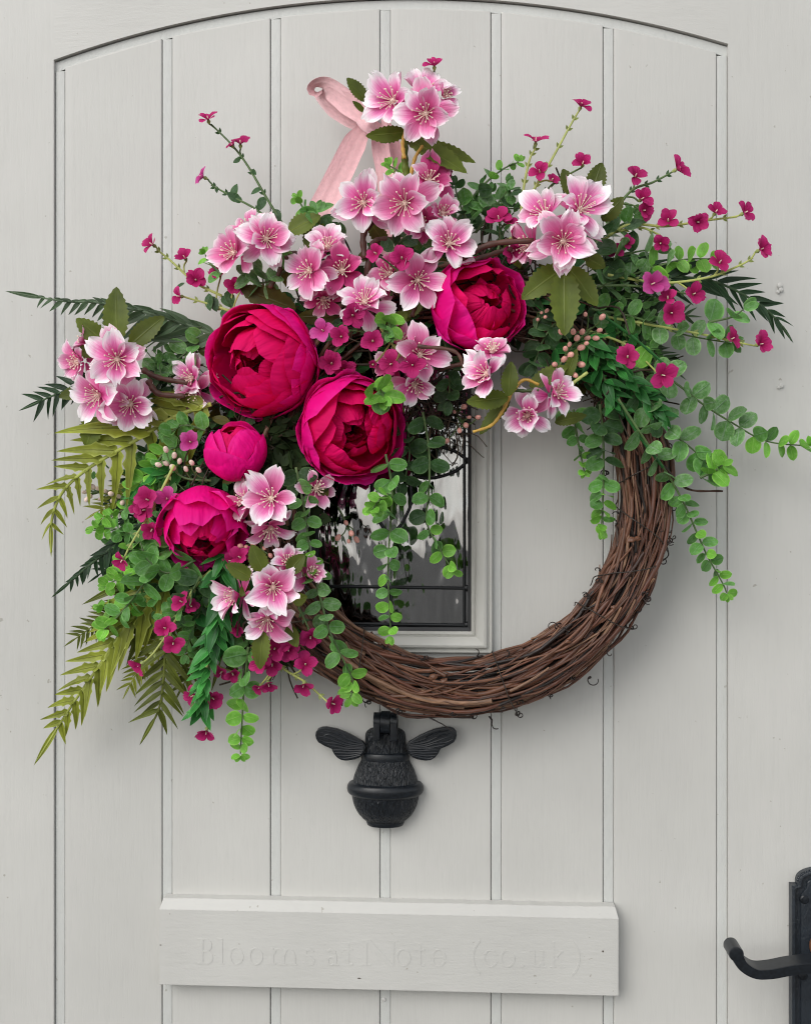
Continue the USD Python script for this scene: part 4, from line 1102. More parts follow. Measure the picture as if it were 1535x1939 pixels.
# ---- peonies
parts = []
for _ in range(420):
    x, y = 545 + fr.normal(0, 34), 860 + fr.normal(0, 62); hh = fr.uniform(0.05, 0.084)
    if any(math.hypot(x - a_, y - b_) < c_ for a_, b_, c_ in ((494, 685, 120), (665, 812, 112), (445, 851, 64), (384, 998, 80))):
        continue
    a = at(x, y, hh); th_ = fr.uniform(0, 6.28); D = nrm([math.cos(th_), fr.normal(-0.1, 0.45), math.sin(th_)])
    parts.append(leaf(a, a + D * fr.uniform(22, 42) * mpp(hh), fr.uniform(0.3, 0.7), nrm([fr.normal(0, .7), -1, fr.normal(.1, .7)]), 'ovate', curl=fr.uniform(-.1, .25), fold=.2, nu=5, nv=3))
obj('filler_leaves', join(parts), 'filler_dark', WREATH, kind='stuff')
CAB = [(6, 1.00, 98, 48, 0.05, 0.05), (6, 0.985, 80, 46, 0.04, 0.05), (6, 0.96, 66, 44, 0.03, 0.055), (5, 0.92, 56, 46, 0.02, 0.06), (5, 0.86, 47, 46, 0.0, 0.07), (4, 0.78, 42, 46, 0.0, 0.09)]
peony(494, 685, 109, -0.46, -0.14, 0.078, CAB, 12, label='largest open peony, left of the wreath centre', inner=11)
peony(665, 812, 99, 0.46, -0.22, 0.080, [(6, 1.00, 92, 50, 0.07, 0.07), (5, 0.985, 74, 52, 0.06, 0.08), (5, 0.95, 60, 50, 0.05, 0.08), (4, 0.89, 50, 52, 0.03, 0.09), (5, 0.80, 42, 46, 0.02, 0.11)], 23, label='open peony in front of the window', inner=10)
peony(909, 578, 88, 0.55, 0.05, 0.086, [(5, 1.05, 88, 54, 0.06, 0.08), (5, 1.0, 66, 54, 0.06, 0.10), (4, 0.94, 54, 54, 0.03, 0.11), (4, 0.84, 44, 48, 0.0, 0.11)], 37, label='half open peony at the right of the flowers', inner=10)
peony(445, 851, 56, -0.25, 1.9, 0.092, [(3, 1.10, 62, 58, 0.03, 0.07), (3, 1.02, 40, 62, -0.03, 0.07), (3, 0.93, 26, 64, -0.06, 0.06), (3, 0.84, 14, 66, -0.1, 0.05), (3, 0.72, 8, 66, -0.1, 0.05)], 46, label='closed peony bud under the largest peony', inner=0)
peony(384, 998, 76, 0.18, -0.95, 0.085, [(5, 1.06, 70, 50, 0.16, 0.13), (5, 0.98, 54, 48, 0.16, 0.17), (6, 0.86, 42, 42, 0.12, 0.22), (6, 0.72, 30, 40, 0.10, 0.24), (5, 0.55, 24, 40, 0.1, 0.24)], 55, label='ruffled peony facing down at the lower left', inner=14)

# ---- pink blossoms: x, y, radius, facing, height, look
for a in [
    (800, 172, 50, .2, .6, .098, 'blossom_pale'), (744, 190, 60, -.45, .25, .108, 'blossom_pale'), (806, 214, 60, .05, -.35, .120, 'blossom_mid', 6, .35, None, 0), (842, 180, 30, .9, .5, .095, 'blossom_pale'),
    (812, 342, 50, .35, .25, .098, 'blossom_deep'), (688, 383, 60, -.3, .15, .106, 'blossom_pale'), (766, 384, 66, 0, -.1, .122, 'blossom_mid'), (838, 404, 42, .5, .5, .104, 'blossom_mid'), (850, 461, 57, .1, -.1, .114, 'blossom_pale'), (800, 425, 36, .4, -.4, .10, 'blossom_deep'),
    (472, 432, 42, -.4, .5, .090, 'blossom_mid'), (443, 478, 54, -.55, .05, .098, 'blossom_mid'), (504, 452, 58, .1, .12, .112, 'blossom_pale'),
    (620, 468, 46, .1, .7, .092, 'blossom_pale'), (586, 512, 52, -.3, .1, .108, 'blossom_mid'), (648, 513, 50, .25, .05, .098, 'blossom_deep'), (612, 566, 38, .1, -.7, .092, 'blossom_deep'),
    (690, 572, 54, -.05, .25, .112, 'blossom_pale'), (738, 518, 48, -.35, .2, .093, 'blossom_deep'), (790, 530, 58, .1, -.2, .108, 'blossom_mid'),
    (758, 648, 46, -.2, .5, .100, 'blossom_mid'), (795, 672, 58, .25, .15, .106, 'blossom_mid'), (784, 728, 44, .05, -.6, .098, 'blossom_pale'), (740, 690, 34, -.5, 0, .096, 'blossom_deep'),
    (1000, 462, 46, -.9, -.25, .094, 'blossom_mid'), (1032, 406, 58, -.4, .2, .110, 'blossom_pale'), (1098, 396, 64, .35, .15, .116, 'blossom_pale'), (1066, 456, 64, 0, -.25, .128, 'blossom_mid'),
    (932, 664, 38, .25, .9, .125, 'blossom_mid'), (921, 707, 54, -.15, .0, .134, 'blossom_pale'), (1052, 744, 48, 1.0, .1, .112, 'blossom_pale', 6, .7), (998, 786, 48, -.1, -.55, .114, 'blossom_pale', 6, .6),
    (148, 685, 42, -.8, .25, .078, 'blossom_mid'), (160, 645, 28, -.6, .8, .076, 'blossom_pale'), (186, 748, 58, -.35, -.35, .094, 'blossom_pale'), (247, 765, 56, .3, -.25, .088, 'blossom_pale'), (222, 680, 63, 0, .05, .108, 'blossom_pale'),
    (362, 716, 44, -.5, .25, .070, 'blossom_pale'), (368, 748, 36, -.2, -.5, .072, 'blossom_pale'),
    (598, 925, 40, .5, 0, .082, 'blossom_mid'), (466, 948, 44, -.9, .25, .096, 'blossom_pale'), (512, 1000, 50, -.1, -.85, .100, 'blossom_pale'), (514, 944, 58, .1, .05, .118, 'blossom_pale'),
    (545, 1066, 38, .25, .9, .094, 'blossom_pale'), (446, 1128, 54, -1.1, .05, .096, 'blossom_pale'), (588, 1086, 36, .9, .2, .092, 'blossom_mid', 5, .7), (506, 1172, 54, -.1, -.75, .106, 'blossom_pale'), (517, 1112, 62, 0, .02, .122, 'blossom_pale'),
]:
    blossom(*a)

# ---- their saw-edged leaves: base and tip in pixels
for a in [
    (695, 192, 657, 145, .46, .085), (690, 212, 668, 190, .4, .08), (770, 250, 694, 258, .40, .098, .01, (-.1, -.5)), (768, 262, 886, 318, .36, .092, .01, (.1, .6)), (800, 268, 900, 303, .25, .085), (760, 255, 720, 268, .35, .09),
    (222, 650, 217, 541, .46, .082, .004, (0, .2)), (245, 655, 308, 598, .48, .080, .006, (.2, .2)), (208, 655, 142, 602, .48, .080, .006, (-.2, .2)), (190, 668, 136, 662, .5, .076), (185, 790, 160, 845, .8, .070, .0, (0, .3)), (232, 795, 230, 838, .65, .068, .0), (165, 740, 110, 750, .5, .06),
    (1070, 505, 988, 562, .50, .100, .01, (-.1, .1)), (1075, 505, 1132, 575, .48, .098, .01, (.2, .1)), (1068, 510, 1070, 632, .44, .112, .01, (0, -.1)), (1110, 488, 1145, 505, .8, .09), (1130, 490, 1090, 478, .5, .088),
    (1085, 372, 1066, 318, .55, .095, .004, (0, .2)), (1118, 370, 1140, 306, .58, .092, .004, (.1, .2)), (1140, 418, 1180, 372, .58, .090, .006, (.2, .2)), (960, 450, 985, 505, .5, .07),
    (962, 750, 968, 684, .50, .138, .004, (0, 0)), (962, 752, 884, 762, .46, .130, .008, (-.1, -.2)), (965, 755, 905, 820, .34, .118, .0, (-.5, .2)), (1002, 732, 1075, 690, .42, .100, .005, (.1, .4)), (1070, 720, 1092, 660, .35, .10), (1050, 800, 1110, 785, .4, .09),
    (500, 1085, 476, 1032, .62, .108, .004), (478, 1095, 428, 1068, .55, .102, .004), (545, 1085, 575, 1050, .7, .104, .004), (555, 1140, 580, 1130, .8, .098), (498, 1195, 490, 1268, .5, .104, .004, (-.1, 0)), (545, 1185, 562, 1225, .6, .096), (470, 1105, 455, 1130, .6, .09),
    (560, 585, 452, 545, .42, .072, .006, (0, -.2), 'leaf_bronze'), (545, 440, 605, 405, .6, .082, .004, (0, .3), 'leaf_olive'), (580, 470, 608, 412, .55, .080, 0, (0, .3)), (552, 480, 545, 545, .6, .075, 0, (.2, 0), 'leaf_bronze'), (640, 600, 560, 600, .4, .07, 0, (0, -.3), 'leaf_bronze'),
    (770, 600, 800, 560, .6, .085, 0, (0, .2)), (780, 590, 745, 610, .6, .08), (700, 420, 735, 470, .5, .08, 0, (0, 0), 'leaf_bronze'), (435, 800, 400, 790, .5, .075, 0, (0, .3), 'leaf_bronze'), (735, 620, 770, 590, .7, .1, 0, (0, .2)),
    (830, 320, 850, 345, .5, .085), (620, 940, 600, 905, .5, .08, 0, (0, 0), 'leaf_bronze'), (450, 900, 420, 915, .5, .07, 0, (0, 0), 'leaf_bronze'), (350, 760, 290, 740, .45, .06, 0, (0, .2), 'fern_moss'), (340, 780, 270, 795, .45, .058, 0, (0, .2), 'leaf_olive'),
]:
    bleaf(*a)

# ---- brown branches and yellow stalks that carry them
for pts, r, mt, h in [([(690, 490), (688, 445), (705, 420), (720, 400)], .0030, 'stem_brown', .088), ([(690, 560), (700, 480), (712, 455), (748, 452)], .0030, 'stem_brown', .085), ([(870, 490), (930, 462), (1010, 455)], .0030, 'stem_brown', .105), ([(880, 500), (940, 478), (970, 470)], .0026, 'stem_brown', .095),
                      ([(280, 720), (300, 745), (350, 750)], .0030, 'stem_brown', .082), ([(270, 700), (300, 715), (355, 725)], .0028, 'stem_brown', .078), ([(770, 340), (766, 300), (768, 250)], .0034, 'leaf_olive', .096), ([(765, 300), (762, 270), (768, 245)], .0018, 'stem_yellow', .104), ([(775, 345), (785, 300), (800, 275)], .0018, 'stem_yellow', .1),
                      ([(560, 1010), (556, 960), (545, 900)], .0024, 'stem_brown', .08), ([(960, 755), (990, 720), (1020, 728)], .0016, 'stem_yellow', .118), ([(965, 750), (950, 780), (930, 805), (895, 818)], .0016, 'stem_yellow', .122), ([(960, 735), (990, 740), (1020, 738)], .0018, 'stem_green', .115), ([(1072, 740), (1085, 725), (1112, 705)], .0018, 'stem_lime', .1),
                      ([(540, 490), (560, 480), (590, 520)], .0026, 'stem_brown', .085), ([(510, 545), (530, 510), (520, 480)], .0024, 'stem_brown', .083), ([(780, 600), (790, 560)], .0022, 'stem_brown', .085), ([(830, 700), (870, 690), (900, 690)], .0022, 'stem_brown', .088), ([(790, 655), (860, 665), (880, 700)], .0018, 'stem_brown', .118)]:
    branch(pts, r, mt, h)

# ---- magenta sprigs
D = 'eucalyptus_dark'
sprig([(545, 440), (505, 375), (470, 315), (440, 275), (400, 235)], [(394, 226, 23, -.2, 1.3), (455, 272, 24, .1, 1.4), (440, 275, 14, -.6, 1.2)], leaves=[(500, 372, 1.9, 30), (520, 395, 1.2, 30), (495, 355, 2.6, 24), (475, 320, .8, 16), (455, 300, 2.6, 16)])
sprig([(540, 450), (490, 400), (440, 372), (400, 350)], [(385, 335, 24, -1.3, .4, .062, 'floret_orchid')], leaves=[(455, 380, -2.6, 30), (440, 372, -1.2, 26), (410, 352, 1.5, 14), (520, 420, 1.0, 30)])
sprig([(420, 560), (370, 535), (325, 495), (297, 472)], [(289, 463, 24, -1.0, .6), (350, 488, 23, -.2, .5), (371, 530, 24, .1, .0)], 'stem_lime', leaves=[(350, 535, 2.6, 22), (400, 560, 1.2, 34), (420, 560, .8, 32)])
sprig([(440, 590), (395, 575), (352, 563)], [(341, 561, 24, -.8, -.1), (415, 520, 24, -.1, .4), (445, 540, 22, .2, -.3), (460, 545, 16, .4, -.2, .07, 'floret_orchid')], 'stem_lime', leaves=[(395, 555, 1.5, 36), (430, 550, 1.2, 36), (420, 585, .9, 36)])
sprig([(815, 200), (820, 160), (822, 140)], [(822, 124, 24, 0, 1.1)], 'stem_green', h0=.088)
sprig([(848, 330), (850, 320)], [(838, 328, 20, .5, .4, .09)], 'stem_green', h0=.08)
sprig([(985, 420), (1010, 360), (1045, 300), (1075, 245), (1092, 215)], [(1099, 201, 24, .5, 1.2), (1022, 325, 24, -.3, .3), (1045, 340, 14, .4, .5)], 'stem_lime', h0=.075)
sprig([(985, 415), (992, 350), (1003, 300), (1014, 280)], [(1014, 268, 27, .1, 1.6)], 'stem_lime', h0=.072, leaves=[(990, 360, 2.8, 26)])
sprig([(1020, 380), (1050, 345), (1085, 325)], [(1103, 310, 24, .1, .5)], 'stem_green', h0=.072)
sprig([(1140, 440), (1190, 365), (1235, 345), (1268, 328)], [(1281, 320, 29, 1.0, .35), (1202, 334, 26, .3, .5), (1214, 377, 25, .5, .2), (1218, 398, 22, .4, -.2)], 'stem_green', h0=.07)
sprig([(1140, 455), (1190, 425), (1260, 428), (1330, 418), (1395, 410)], [(1408, 403, 27, .9, .3), (1354, 402, 24, .4, .6), (1320, 420, 24, .2, -.3), (1265, 418, 24, -.2, .4)], 'stem_lime', h0=.068, leaves=[(1180, 430, -.3, 40), (1150, 440, -.9, 36)])
sprig([(1160, 440), (1210, 430), (1250, 445)], [(1250, 460, 22, -.1, -.4)], 'stem_lime', h0=.066)
sprig([(1150, 520), (1250, 535), (1340, 525), (1400, 502), (1425, 488)], [(1438, 473, 29, .8, .3), (1362, 497, 27, .2, .4), (1312, 557, 27, .3, .1)], 'stem_lime', h0=.07)
sprig([(1130, 542), (1180, 540), (1240, 545), (1300, 556)], [(1233, 538, 34, .5, .1, .084, 'floret_orchid'), (1270, 592, 30, .1, -.2, .084), (1264, 565, 22, -.2, .6, .08)], 'stem_green', h0=.072)
sprig([(1150, 600), (1260, 620), (1340, 635), (1415, 652)], [(1437, 652, 29, .8, .1), (1384, 642, 24, .9, .4)], 'stem_lime', h0=.068)
sprig([(1110, 625), (1180, 650), (1230, 690)], [(1253, 710, 33, .4, -.2, .106), (1188, 676, 27, -.1, .2, .110)], 'stem_lime', h0=.074)
sprig([(1110, 480), (1150, 478)], [(1164, 476, 18, .2, .3), (1185, 460, 18, .2, .3)], 'stem_green', h0=.066)
sprig([(935, 500), (945, 460), (945, 430)], [(944, 414, 28, -.2, .6, .085), (962, 420, 18, .3, .3, .084), (970, 450, 28, .9, .2, .088), (968, 475, 24, .7, -.2, .09)], 'stem_green', h0=.075)
sprig([(740, 560), (752, 520), (760, 505)], [(761, 489, 30, 0, .1, .126, 'floret_magenta'), (712, 480, 24, -.4, .2, .11)], 'stem_green', h0=.1)
sprig([(720, 660), (690, 630), (660, 625)], [(668, 597, 30, 0, -.05, .128), (612, 626, 29, -.2, .1, .118, 'floret_orchid'), (646, 637, 27, 0, -.1, .124), (706, 646, 27, 0, .1, .118)], 'stem_green', h0=.1)
sprig([(720, 620), (745, 655), (770, 680)], [(781, 691, 28, 0, -.1, .128), (741, 689, 28, -.3, -.2, .118), (706, 690, 10, 0, 0, .1)], 'stem_lime', h0=.112)
sprig([(400, 800), (375, 825)], [(361, 837, 28, 0, .1, .09, 'floret_orchid')], 'stem_green', h0=.07)
sprig([(330, 880), (310, 920), (285, 970), (260, 1010), (240, 1045)], [(232, 1060, 24, -.4, -.9, .1), (281, 947, 30, -.2, .2, .1), (316, 945, 30, .2, .2, .096, 'floret_orchid'), (275, 965, 26, -.5, -.2, .094), (288, 1002, 26, 0, -.6, .094), (262, 965, 20, -.8, 0, .09)], 'stem_lime', h0=.094)
sprig([(400, 1080), (370, 1110), (320, 1195), (285, 1245)], [(266, 1258, 26, -.7, -.6, .088), (313, 1190, 26, -.1, .3, .086), (328, 1218, 26, .2, -.2, .084), (345, 1140, 24, -.4, .4, .08), (362, 1148, 16, .4, 0, .08)], 'stem_lime', h0=.078)
sprig([(385, 1320), (390, 1350), (391, 1370)], [(391, 1384, 27, 0, -1.0)], 'stem_lime', h0=.062)
sprig([(395, 1250), (385, 1290), (380, 1320)], [(366, 1318, 22, -.6, -.2, .06), (402, 1322, 24, .8, -.3, .062), (440, 1275, 20, .5, -.5, .062), (420, 1272, 20, -.4, -.5, .06)], 'stem_lime', h0=.056)
sprig([(500, 1210), (530, 1260), (575, 1290), (612, 1322)], [(628, 1332, 26, 1.4, -.2, .082), (578, 1258, 27, .2, .3, .084), (575, 1296, 24, -.2, -1.0, .08), (508, 1295, 22, .5, -1.2, .074), (492, 1300, 18, -.6, -1, .072)], 'stem_lime', h0=.076)
sprig([(540, 1180), (530, 1215)], [(520, 1228, 32, .1, -.1, .092), (545, 1230, 30, .3, -.2, .088), (495, 1255, 28, -.3, -.1, .09), (515, 1258, 24, .2, -.4, .088)], 'stem_green', h0=.08)
sprig([(565, 1150), (580, 1180)], [(588, 1206, 26, .1, -.4, .088)], 'stem_green', h0=.082)
sprig([(470, 1040), (450, 1050)], [(455, 1056, 26, -.3, .4, .094), (438, 1062, 20, -.6, .1, .09), (475, 1050, 18, .3, .4, .09)], 'stem_green', h0=.08)
sprig([(440, 1180), (430, 1190)], [(432, 1172, 20, -.4, .2, .076), (450, 1190, 18, 0, -.4, .074)], 'stem_green', h0=.066)
sprig([(700, 690), (640, 690)], [(628, 688, 30, .1, .1, .078), (650, 700, 26, .4, -.2, .074)], 'filler_brown', h0=.06, nodes=False)

# ---- eucalyptus
EG, EY, EL, ED = 'eucalyptus_green', 'eucalyptus_grey', 'eucalyptus_lime', 'eucalyptus_dark'
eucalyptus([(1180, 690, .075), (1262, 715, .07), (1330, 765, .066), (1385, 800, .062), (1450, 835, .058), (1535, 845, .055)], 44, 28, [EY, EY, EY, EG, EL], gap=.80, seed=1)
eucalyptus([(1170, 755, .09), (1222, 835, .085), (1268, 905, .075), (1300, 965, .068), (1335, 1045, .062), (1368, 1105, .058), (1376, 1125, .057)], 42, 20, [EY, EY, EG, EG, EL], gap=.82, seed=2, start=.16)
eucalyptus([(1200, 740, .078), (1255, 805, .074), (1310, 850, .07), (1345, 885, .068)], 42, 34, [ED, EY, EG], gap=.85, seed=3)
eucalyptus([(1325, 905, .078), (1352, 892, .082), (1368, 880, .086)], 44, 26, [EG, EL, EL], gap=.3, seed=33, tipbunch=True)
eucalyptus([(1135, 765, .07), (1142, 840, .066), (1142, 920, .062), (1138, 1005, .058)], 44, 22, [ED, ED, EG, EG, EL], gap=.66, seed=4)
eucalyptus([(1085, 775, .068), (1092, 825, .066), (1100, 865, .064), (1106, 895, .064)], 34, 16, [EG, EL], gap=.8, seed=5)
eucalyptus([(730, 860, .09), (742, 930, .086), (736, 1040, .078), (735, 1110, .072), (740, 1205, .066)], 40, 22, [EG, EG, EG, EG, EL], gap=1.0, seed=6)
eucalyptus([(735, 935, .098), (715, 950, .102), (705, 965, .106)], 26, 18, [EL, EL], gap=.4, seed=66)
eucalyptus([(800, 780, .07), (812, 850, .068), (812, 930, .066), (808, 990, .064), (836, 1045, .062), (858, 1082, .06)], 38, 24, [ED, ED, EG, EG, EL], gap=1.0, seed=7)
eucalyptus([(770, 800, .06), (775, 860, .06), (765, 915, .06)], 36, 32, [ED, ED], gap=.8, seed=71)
eucalyptus([(560, 885, .088), (575, 960, .09), (586, 1040, .09), (592, 1085, .088)], 34, 20, [ED, EG, EG, EL], gap=.8, seed=8)
eucalyptus([(590, 1075, .088), (606, 1130, .088), (622, 1190, .088), (645, 1240, .088), (668, 1290, .084), (664, 1322, .08)], 36, 26, [EG, EY, EG, EG, EL], gap=.80, seed=9)
eucalyptus([(470, 1225, .074), (462, 1300, .068), (458, 1370, .062), (455, 1432, .058)], 46, 18, [EG, EG, EL, EL], gap=.82, seed=10, w=.95)
eucalyptus([(340, 1010, .08), (300, 1065, .08), (262, 1120, .076), (225, 1165, .07), (195, 1195, .066)], 48, 26, [EG, EG, EG, EL], gap=.62, seed=11)
eucalyptus([(310, 1040, .07), (262, 1075, .066), (225, 1095, .062), (200, 1110, .06)], 38, 20, [EG, EL, EL], gap=.6, seed=12)
eucalyptus([(370, 1060, .085), (320, 1085, .085), (280, 1060, .084), (265, 1025, .08)], 42, 34, [EG, EG], gap=.62, seed=13)
eucalyptus([(380, 1090, .08), (345, 1150, .076), (310, 1170, .07)], 40, 28, [ED, EG], gap=.6, seed=14)
eucalyptus([(860, 430, .07), (885, 385, .066), (920, 345, .062), (955, 318, .058), (985, 305, .056)], 36, 16, [ED, EG, EG, EL], gap=1.0, seed=15)
eucalyptus([(900, 440, .068), (930, 400, .066), (960, 360, .062)], 40, 30, [ED, EY], gap=.7, seed=16)
eucalyptus([(890, 430, .07), (870, 385, .07), (860, 350, .066)], 30, 24, [EG, ED], gap=.7, seed=17)
eucalyptus([(1130, 545, .066), (1210, 515, .064), (1290, 492, .062), (1355, 490, .06)], 40, 26, [EY, EY, EL, EL], gap=.72, seed=18)
eucalyptus([(1120, 585, .074), (1200, 600, .07), (1290, 632, .066), (1385, 650, .062)], 36, 30, [EG, EY, EY, EG], gap=.95, seed=19)
eucalyptus([(1340, 610, .066), (1385, 600, .07), (1408, 585, .072)], 40, 36, [EG, EG], gap=.9, seed=191)
eucalyptus([(1120, 470, .07), (1150, 440, .068), (1185, 420, .064), (1200, 405, .062)], 42, 26, [ED, EY, EG], gap=.7, seed=20)
eucalyptus([(1140, 500, .062), (1190, 480, .06), (1240, 470, .058)], 46, 40, [ED, EY], gap=.62, seed=21)
eucalyptus([(730, 600, .112), (738, 615, .116), (735, 632, .12)], 36, 26, [EL, EG], gap=.4, seed=23)
eucalyptus([(705, 735, .12), (720, 738, .124), (726, 752, .128)], 42, 36, [EG, EL], gap=.4, seed=24, tipbunch=True)
eucalyptus([(770, 345, .088), (755, 325, .088), (735, 312, .088)], 28, 18, [EL, EL], gap=.6, seed=25)
eucalyptus([(595, 420, .07), (575, 395, .066), (562, 372, .062)], 24, 14, [EG, EL], gap=.8, seed=26)
eucalyptus([(420, 520, .07), (395, 495, .066), (388, 478, .064)], 26, 16, [EG, EL], gap=.8, seed=27)
eucalyptus([(560, 500, .08), (500, 535, .078), (470, 520, .076)], 42, 36, [EG, EY], gap=.62, seed=28)
eucalyptus([(640, 460, .078), (610, 430, .074), (600, 400, .07)], 36, 30, [ED, EG], gap=.62, seed=29)
eucalyptus([(345, 840, .078), (310, 860, .074), (280, 900, .07), (250, 930, .066)], 30, 24, [EG, EL], gap=.6, seed=30)
eucalyptus([(390, 815, .085), (350, 805, .082), (320, 820, .08)], 34, 28, [EG, EG], gap=.6, seed=34)
eucalyptus([(385, 640, .06), (355, 665, .06), (325, 690, .06)], 36, 30, [EG, EY], gap=.62, seed=31)
eucalyptus([(250, 1010, .064), (205, 1000, .06), (175, 1005, .058)], 24, 18, [EG, EL], gap=.6, seed=32)
eucalyptus([(1060, 600, .08), (1030, 640, .076), (1010, 690, .074)], 40, 34, [ED, ED], gap=.55, seed=35)
eucalyptus([(840, 640, .07), (850, 700, .07), (850, 760, .066)], 36, 34, [ED, ED], gap=.6, seed=36)
eucalyptus([(740, 480, .086), (765, 450, .084), (800, 440, .08)], 34, 28, [ED, EG], gap=.6, seed=37)

# ---- ferns
eucalyptus([(330, 905, .066), (285, 935, .062), (235, 965, .058), (190, 985, .055)], 24, 16, [EG, EG, EL], gap=.62, seed=41)
eucalyptus([(360, 960, .07), (300, 1000, .066), (255, 1035, .062), (225, 1085, .06)], 32, 20, [ED, EG, EL], gap=.6, seed=42)
eucalyptus([(330, 1080, .064), (285, 1140, .06), (230, 1160, .057), (190, 1150, .054)], 34, 20, [ED, EG, EL], gap=.6, seed=43)
eucalyptus([(400, 1100, .066), (370, 1180, .062), (350, 1240, .058)], 34, 24, [ED, EG], gap=.6, seed=44)
eucalyptus([(460, 1130, .066), (470, 1200, .062), (465, 1250, .06)], 34, 30, [ED, EG], gap=.6, seed=45)
eucalyptus([(310, 760, .062), (285, 730, .06), (300, 690, .058)], 30, 26, [ED, EY], gap=.6, seed=46)
eucalyptus([(330, 830, .066), (285, 850, .064), (250, 900, .06)], 26, 18, [ED, EG], gap=.6, seed=47)
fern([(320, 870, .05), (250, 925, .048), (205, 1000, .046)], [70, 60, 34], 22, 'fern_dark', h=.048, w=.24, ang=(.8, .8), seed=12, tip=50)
fern([(400, 1130, .048), (370, 1210, .046), (345, 1290, .044)], [80, 80, 40], 24, 'fern_moss', h=.046, w=.22, ang=(.8, .8), seed=13, tip=60)
fern([(400, 765, .078), (330, 790, .075), (250, 838, .072), (170, 885, .068), (120, 930, .064), (98, 985, .06), (97, 1055, .055)], [115, 160, 162, 122, 86, 62, 44, 30, 18], 40, 'fern_olive', h=.068, w=.22, shape='lobed', ang=(1.05, .62), sides=(1.05, 1.15), seed=1, r0=.0022, tip=80, droop=.16)
fern([(325, 1085, .062), (240, 1185, .06), (185, 1265, .057), (130, 1345, .054), (64, 1450, .05)], [105, 118, 98, 82, 76, 60, 40, 26], 33, 'fern_olive', h=.056, w=.27, shape='lobed', ang=(.60, .72), seed=2, r0=.0020, tip=110, droop=.12)
fern([(345, 1150, .056), (316, 1215, .054), (310, 1285, .052), (300, 1345, .05), (264, 1412, .047)], [80, 90, 84, 66, 50, 36], 21, 'fern_moss', h=.051, w=.22, ang=(.85, .85), seed=3, r0=.0018, tip=80)
fern([(420, 640, .062), (340, 610, .06), (250, 585, .056), (180, 572, .052), (120, 570, .048), (10, 551, .044)], [100, 96, 80, 44, 34, 26, 14], 25, 'fern_grey', h=.052, w=.30, ang=(.85, .25), sides=(1, .7), seed=4, r0=.0018, tip=95, droop=.2)
fern([(370, 690, .06), (260, 725, .058), (160, 727, .055), (110, 745, .052), (35, 778, .048)], [64, 60, 56, 48, 36], 20, 'fern_dark', h=.053, w=.22, ang=(.85, .75), seed=5, r0=.0016, tip=66)
fern([(320, 980, .062), (240, 1018, .058), (175, 1066, .054), (140, 1096, .05), (97, 1132, .046)], [64, 58, 42, 26, 16], 17, 'fern_dark', h=.054, w=.30, ang=(.85, .35), sides=(1, .8), seed=6, r0=.0016, tip=64)
fern([(1120, 500, .062), (1220, 520, .06), (1340, 530, .056), (1420, 565, .052), (1470, 605, .048), (1502, 650, .045)], [90, 95, 80, 66, 46, 30], 26, 'fern_dark', h=.054, w=.22, ang=(.55, .5), seed=7, r0=.0016, tip=54)
fern([(350, 1060, .056), (270, 1090, .054), (155, 1145, .05)], [60, 40], 60, 'fern_moss', h=.052, w=.2, ang=(.5, .5), seed=8, tip=125)
fern([(300, 985, .056), (235, 985, .052), (160, 1005, .05)], [36, 22], 30, 'fern_dark', h=.05, w=.2, ang=(.5, .4), seed=9, tip=70)
fern([(430, 1180, .052), (420, 1240, .05), (400, 1310, .048)], [90, 70, 40], 26, 'fern_moss', h=.049, w=.24, ang=(.7, .7), seed=10, tip=70)
fern([(330, 1130, .05), (268, 1190, .048), (232, 1240, .046)], [80, 90, 50], 30, 'fern_moss', h=.047, w=.26, shape='lobed', ang=(.5, .9), seed=11, tip=60)

for k_, pts_ in enumerate(([(330, 1040, .05), (260, 1120, .048), (170, 1190, .046), (120, 1225, .044)], [(360, 1120, .05), (300, 1200, .047), (250, 1290, .045), (232, 1325, .044)], [(330, 950, .05), (250, 1040, .048), (165, 1105, .046)],
                            [(400, 1170, .05), (370, 1250, .047), (330, 1330, .045)], [(310, 890, .05), (230, 940, .048), (160, 985, .046)], [(1120, 560, .05), (1230, 590, .048), (1330, 600, .046)], [(1130, 620, .05), (1220, 660, .048), (1300, 720, .046)])):
    fern(pts_, [44, 52, 46, 36, 22], 13, ['fern_moss', 'fern_olive', 'fern_dark'][k_ % 3] if k_ < 5 else 'fern_grey', h=.048, w=.2, ang=(.8, .8), seed=20 + k_, tip=40, r0=.001)
# ---- bright bushy sprigs
BG, BD = 'boxwood_green', 'boxwood_deep'
boxwood([(425, 1050, .085), (418, 1120, .082), (405, 1200, .078), (395, 1270, .072), (380, 1345, .066)], 48, [BG, BG, BD], h=.078, seed=1, gap=.40)
boxwood([(450, 1080, .075), (440, 1150, .072), (425, 1220, .066)], 42, [BD, BG], h=.072, seed=2, gap=.45)
boxwood([(1110, 640, .088), (1160, 690, .086), (1215, 745, .084), (1255, 785, .08)], 40, [BD, BG], h=.085, seed=3, gap=.50, n=4)
boxwood([(1120, 670, .082), (1150, 730, .082), (1165, 775, .08)], 44, [BD, BD, BG], h=.082, seed=4, gap=.45)
boxwood([(1050, 660, .07), (1090, 700, .072), (1130, 740, .074)], 42, [BD, BD], h=.072, seed=7, gap=.45)
boxwood([(340, 880, .07), (290, 905, .07), (260, 935, .066)], 34, [BG, BG], h=.07, seed=8, gap=.45)
# long green stalks of the eucalyptus lying over the twigs
branch([(1130, 590), (1200, 640), (1270, 700)], .0015, 'boxwood_deep', .084)
branch([(1165, 750), (1210, 825), (1255, 885)], .0018, 'boxwood_deep', .084)
branch([(1255, 880), (1300, 925), (1368, 930)], .0012, 'bark_umber', .07)

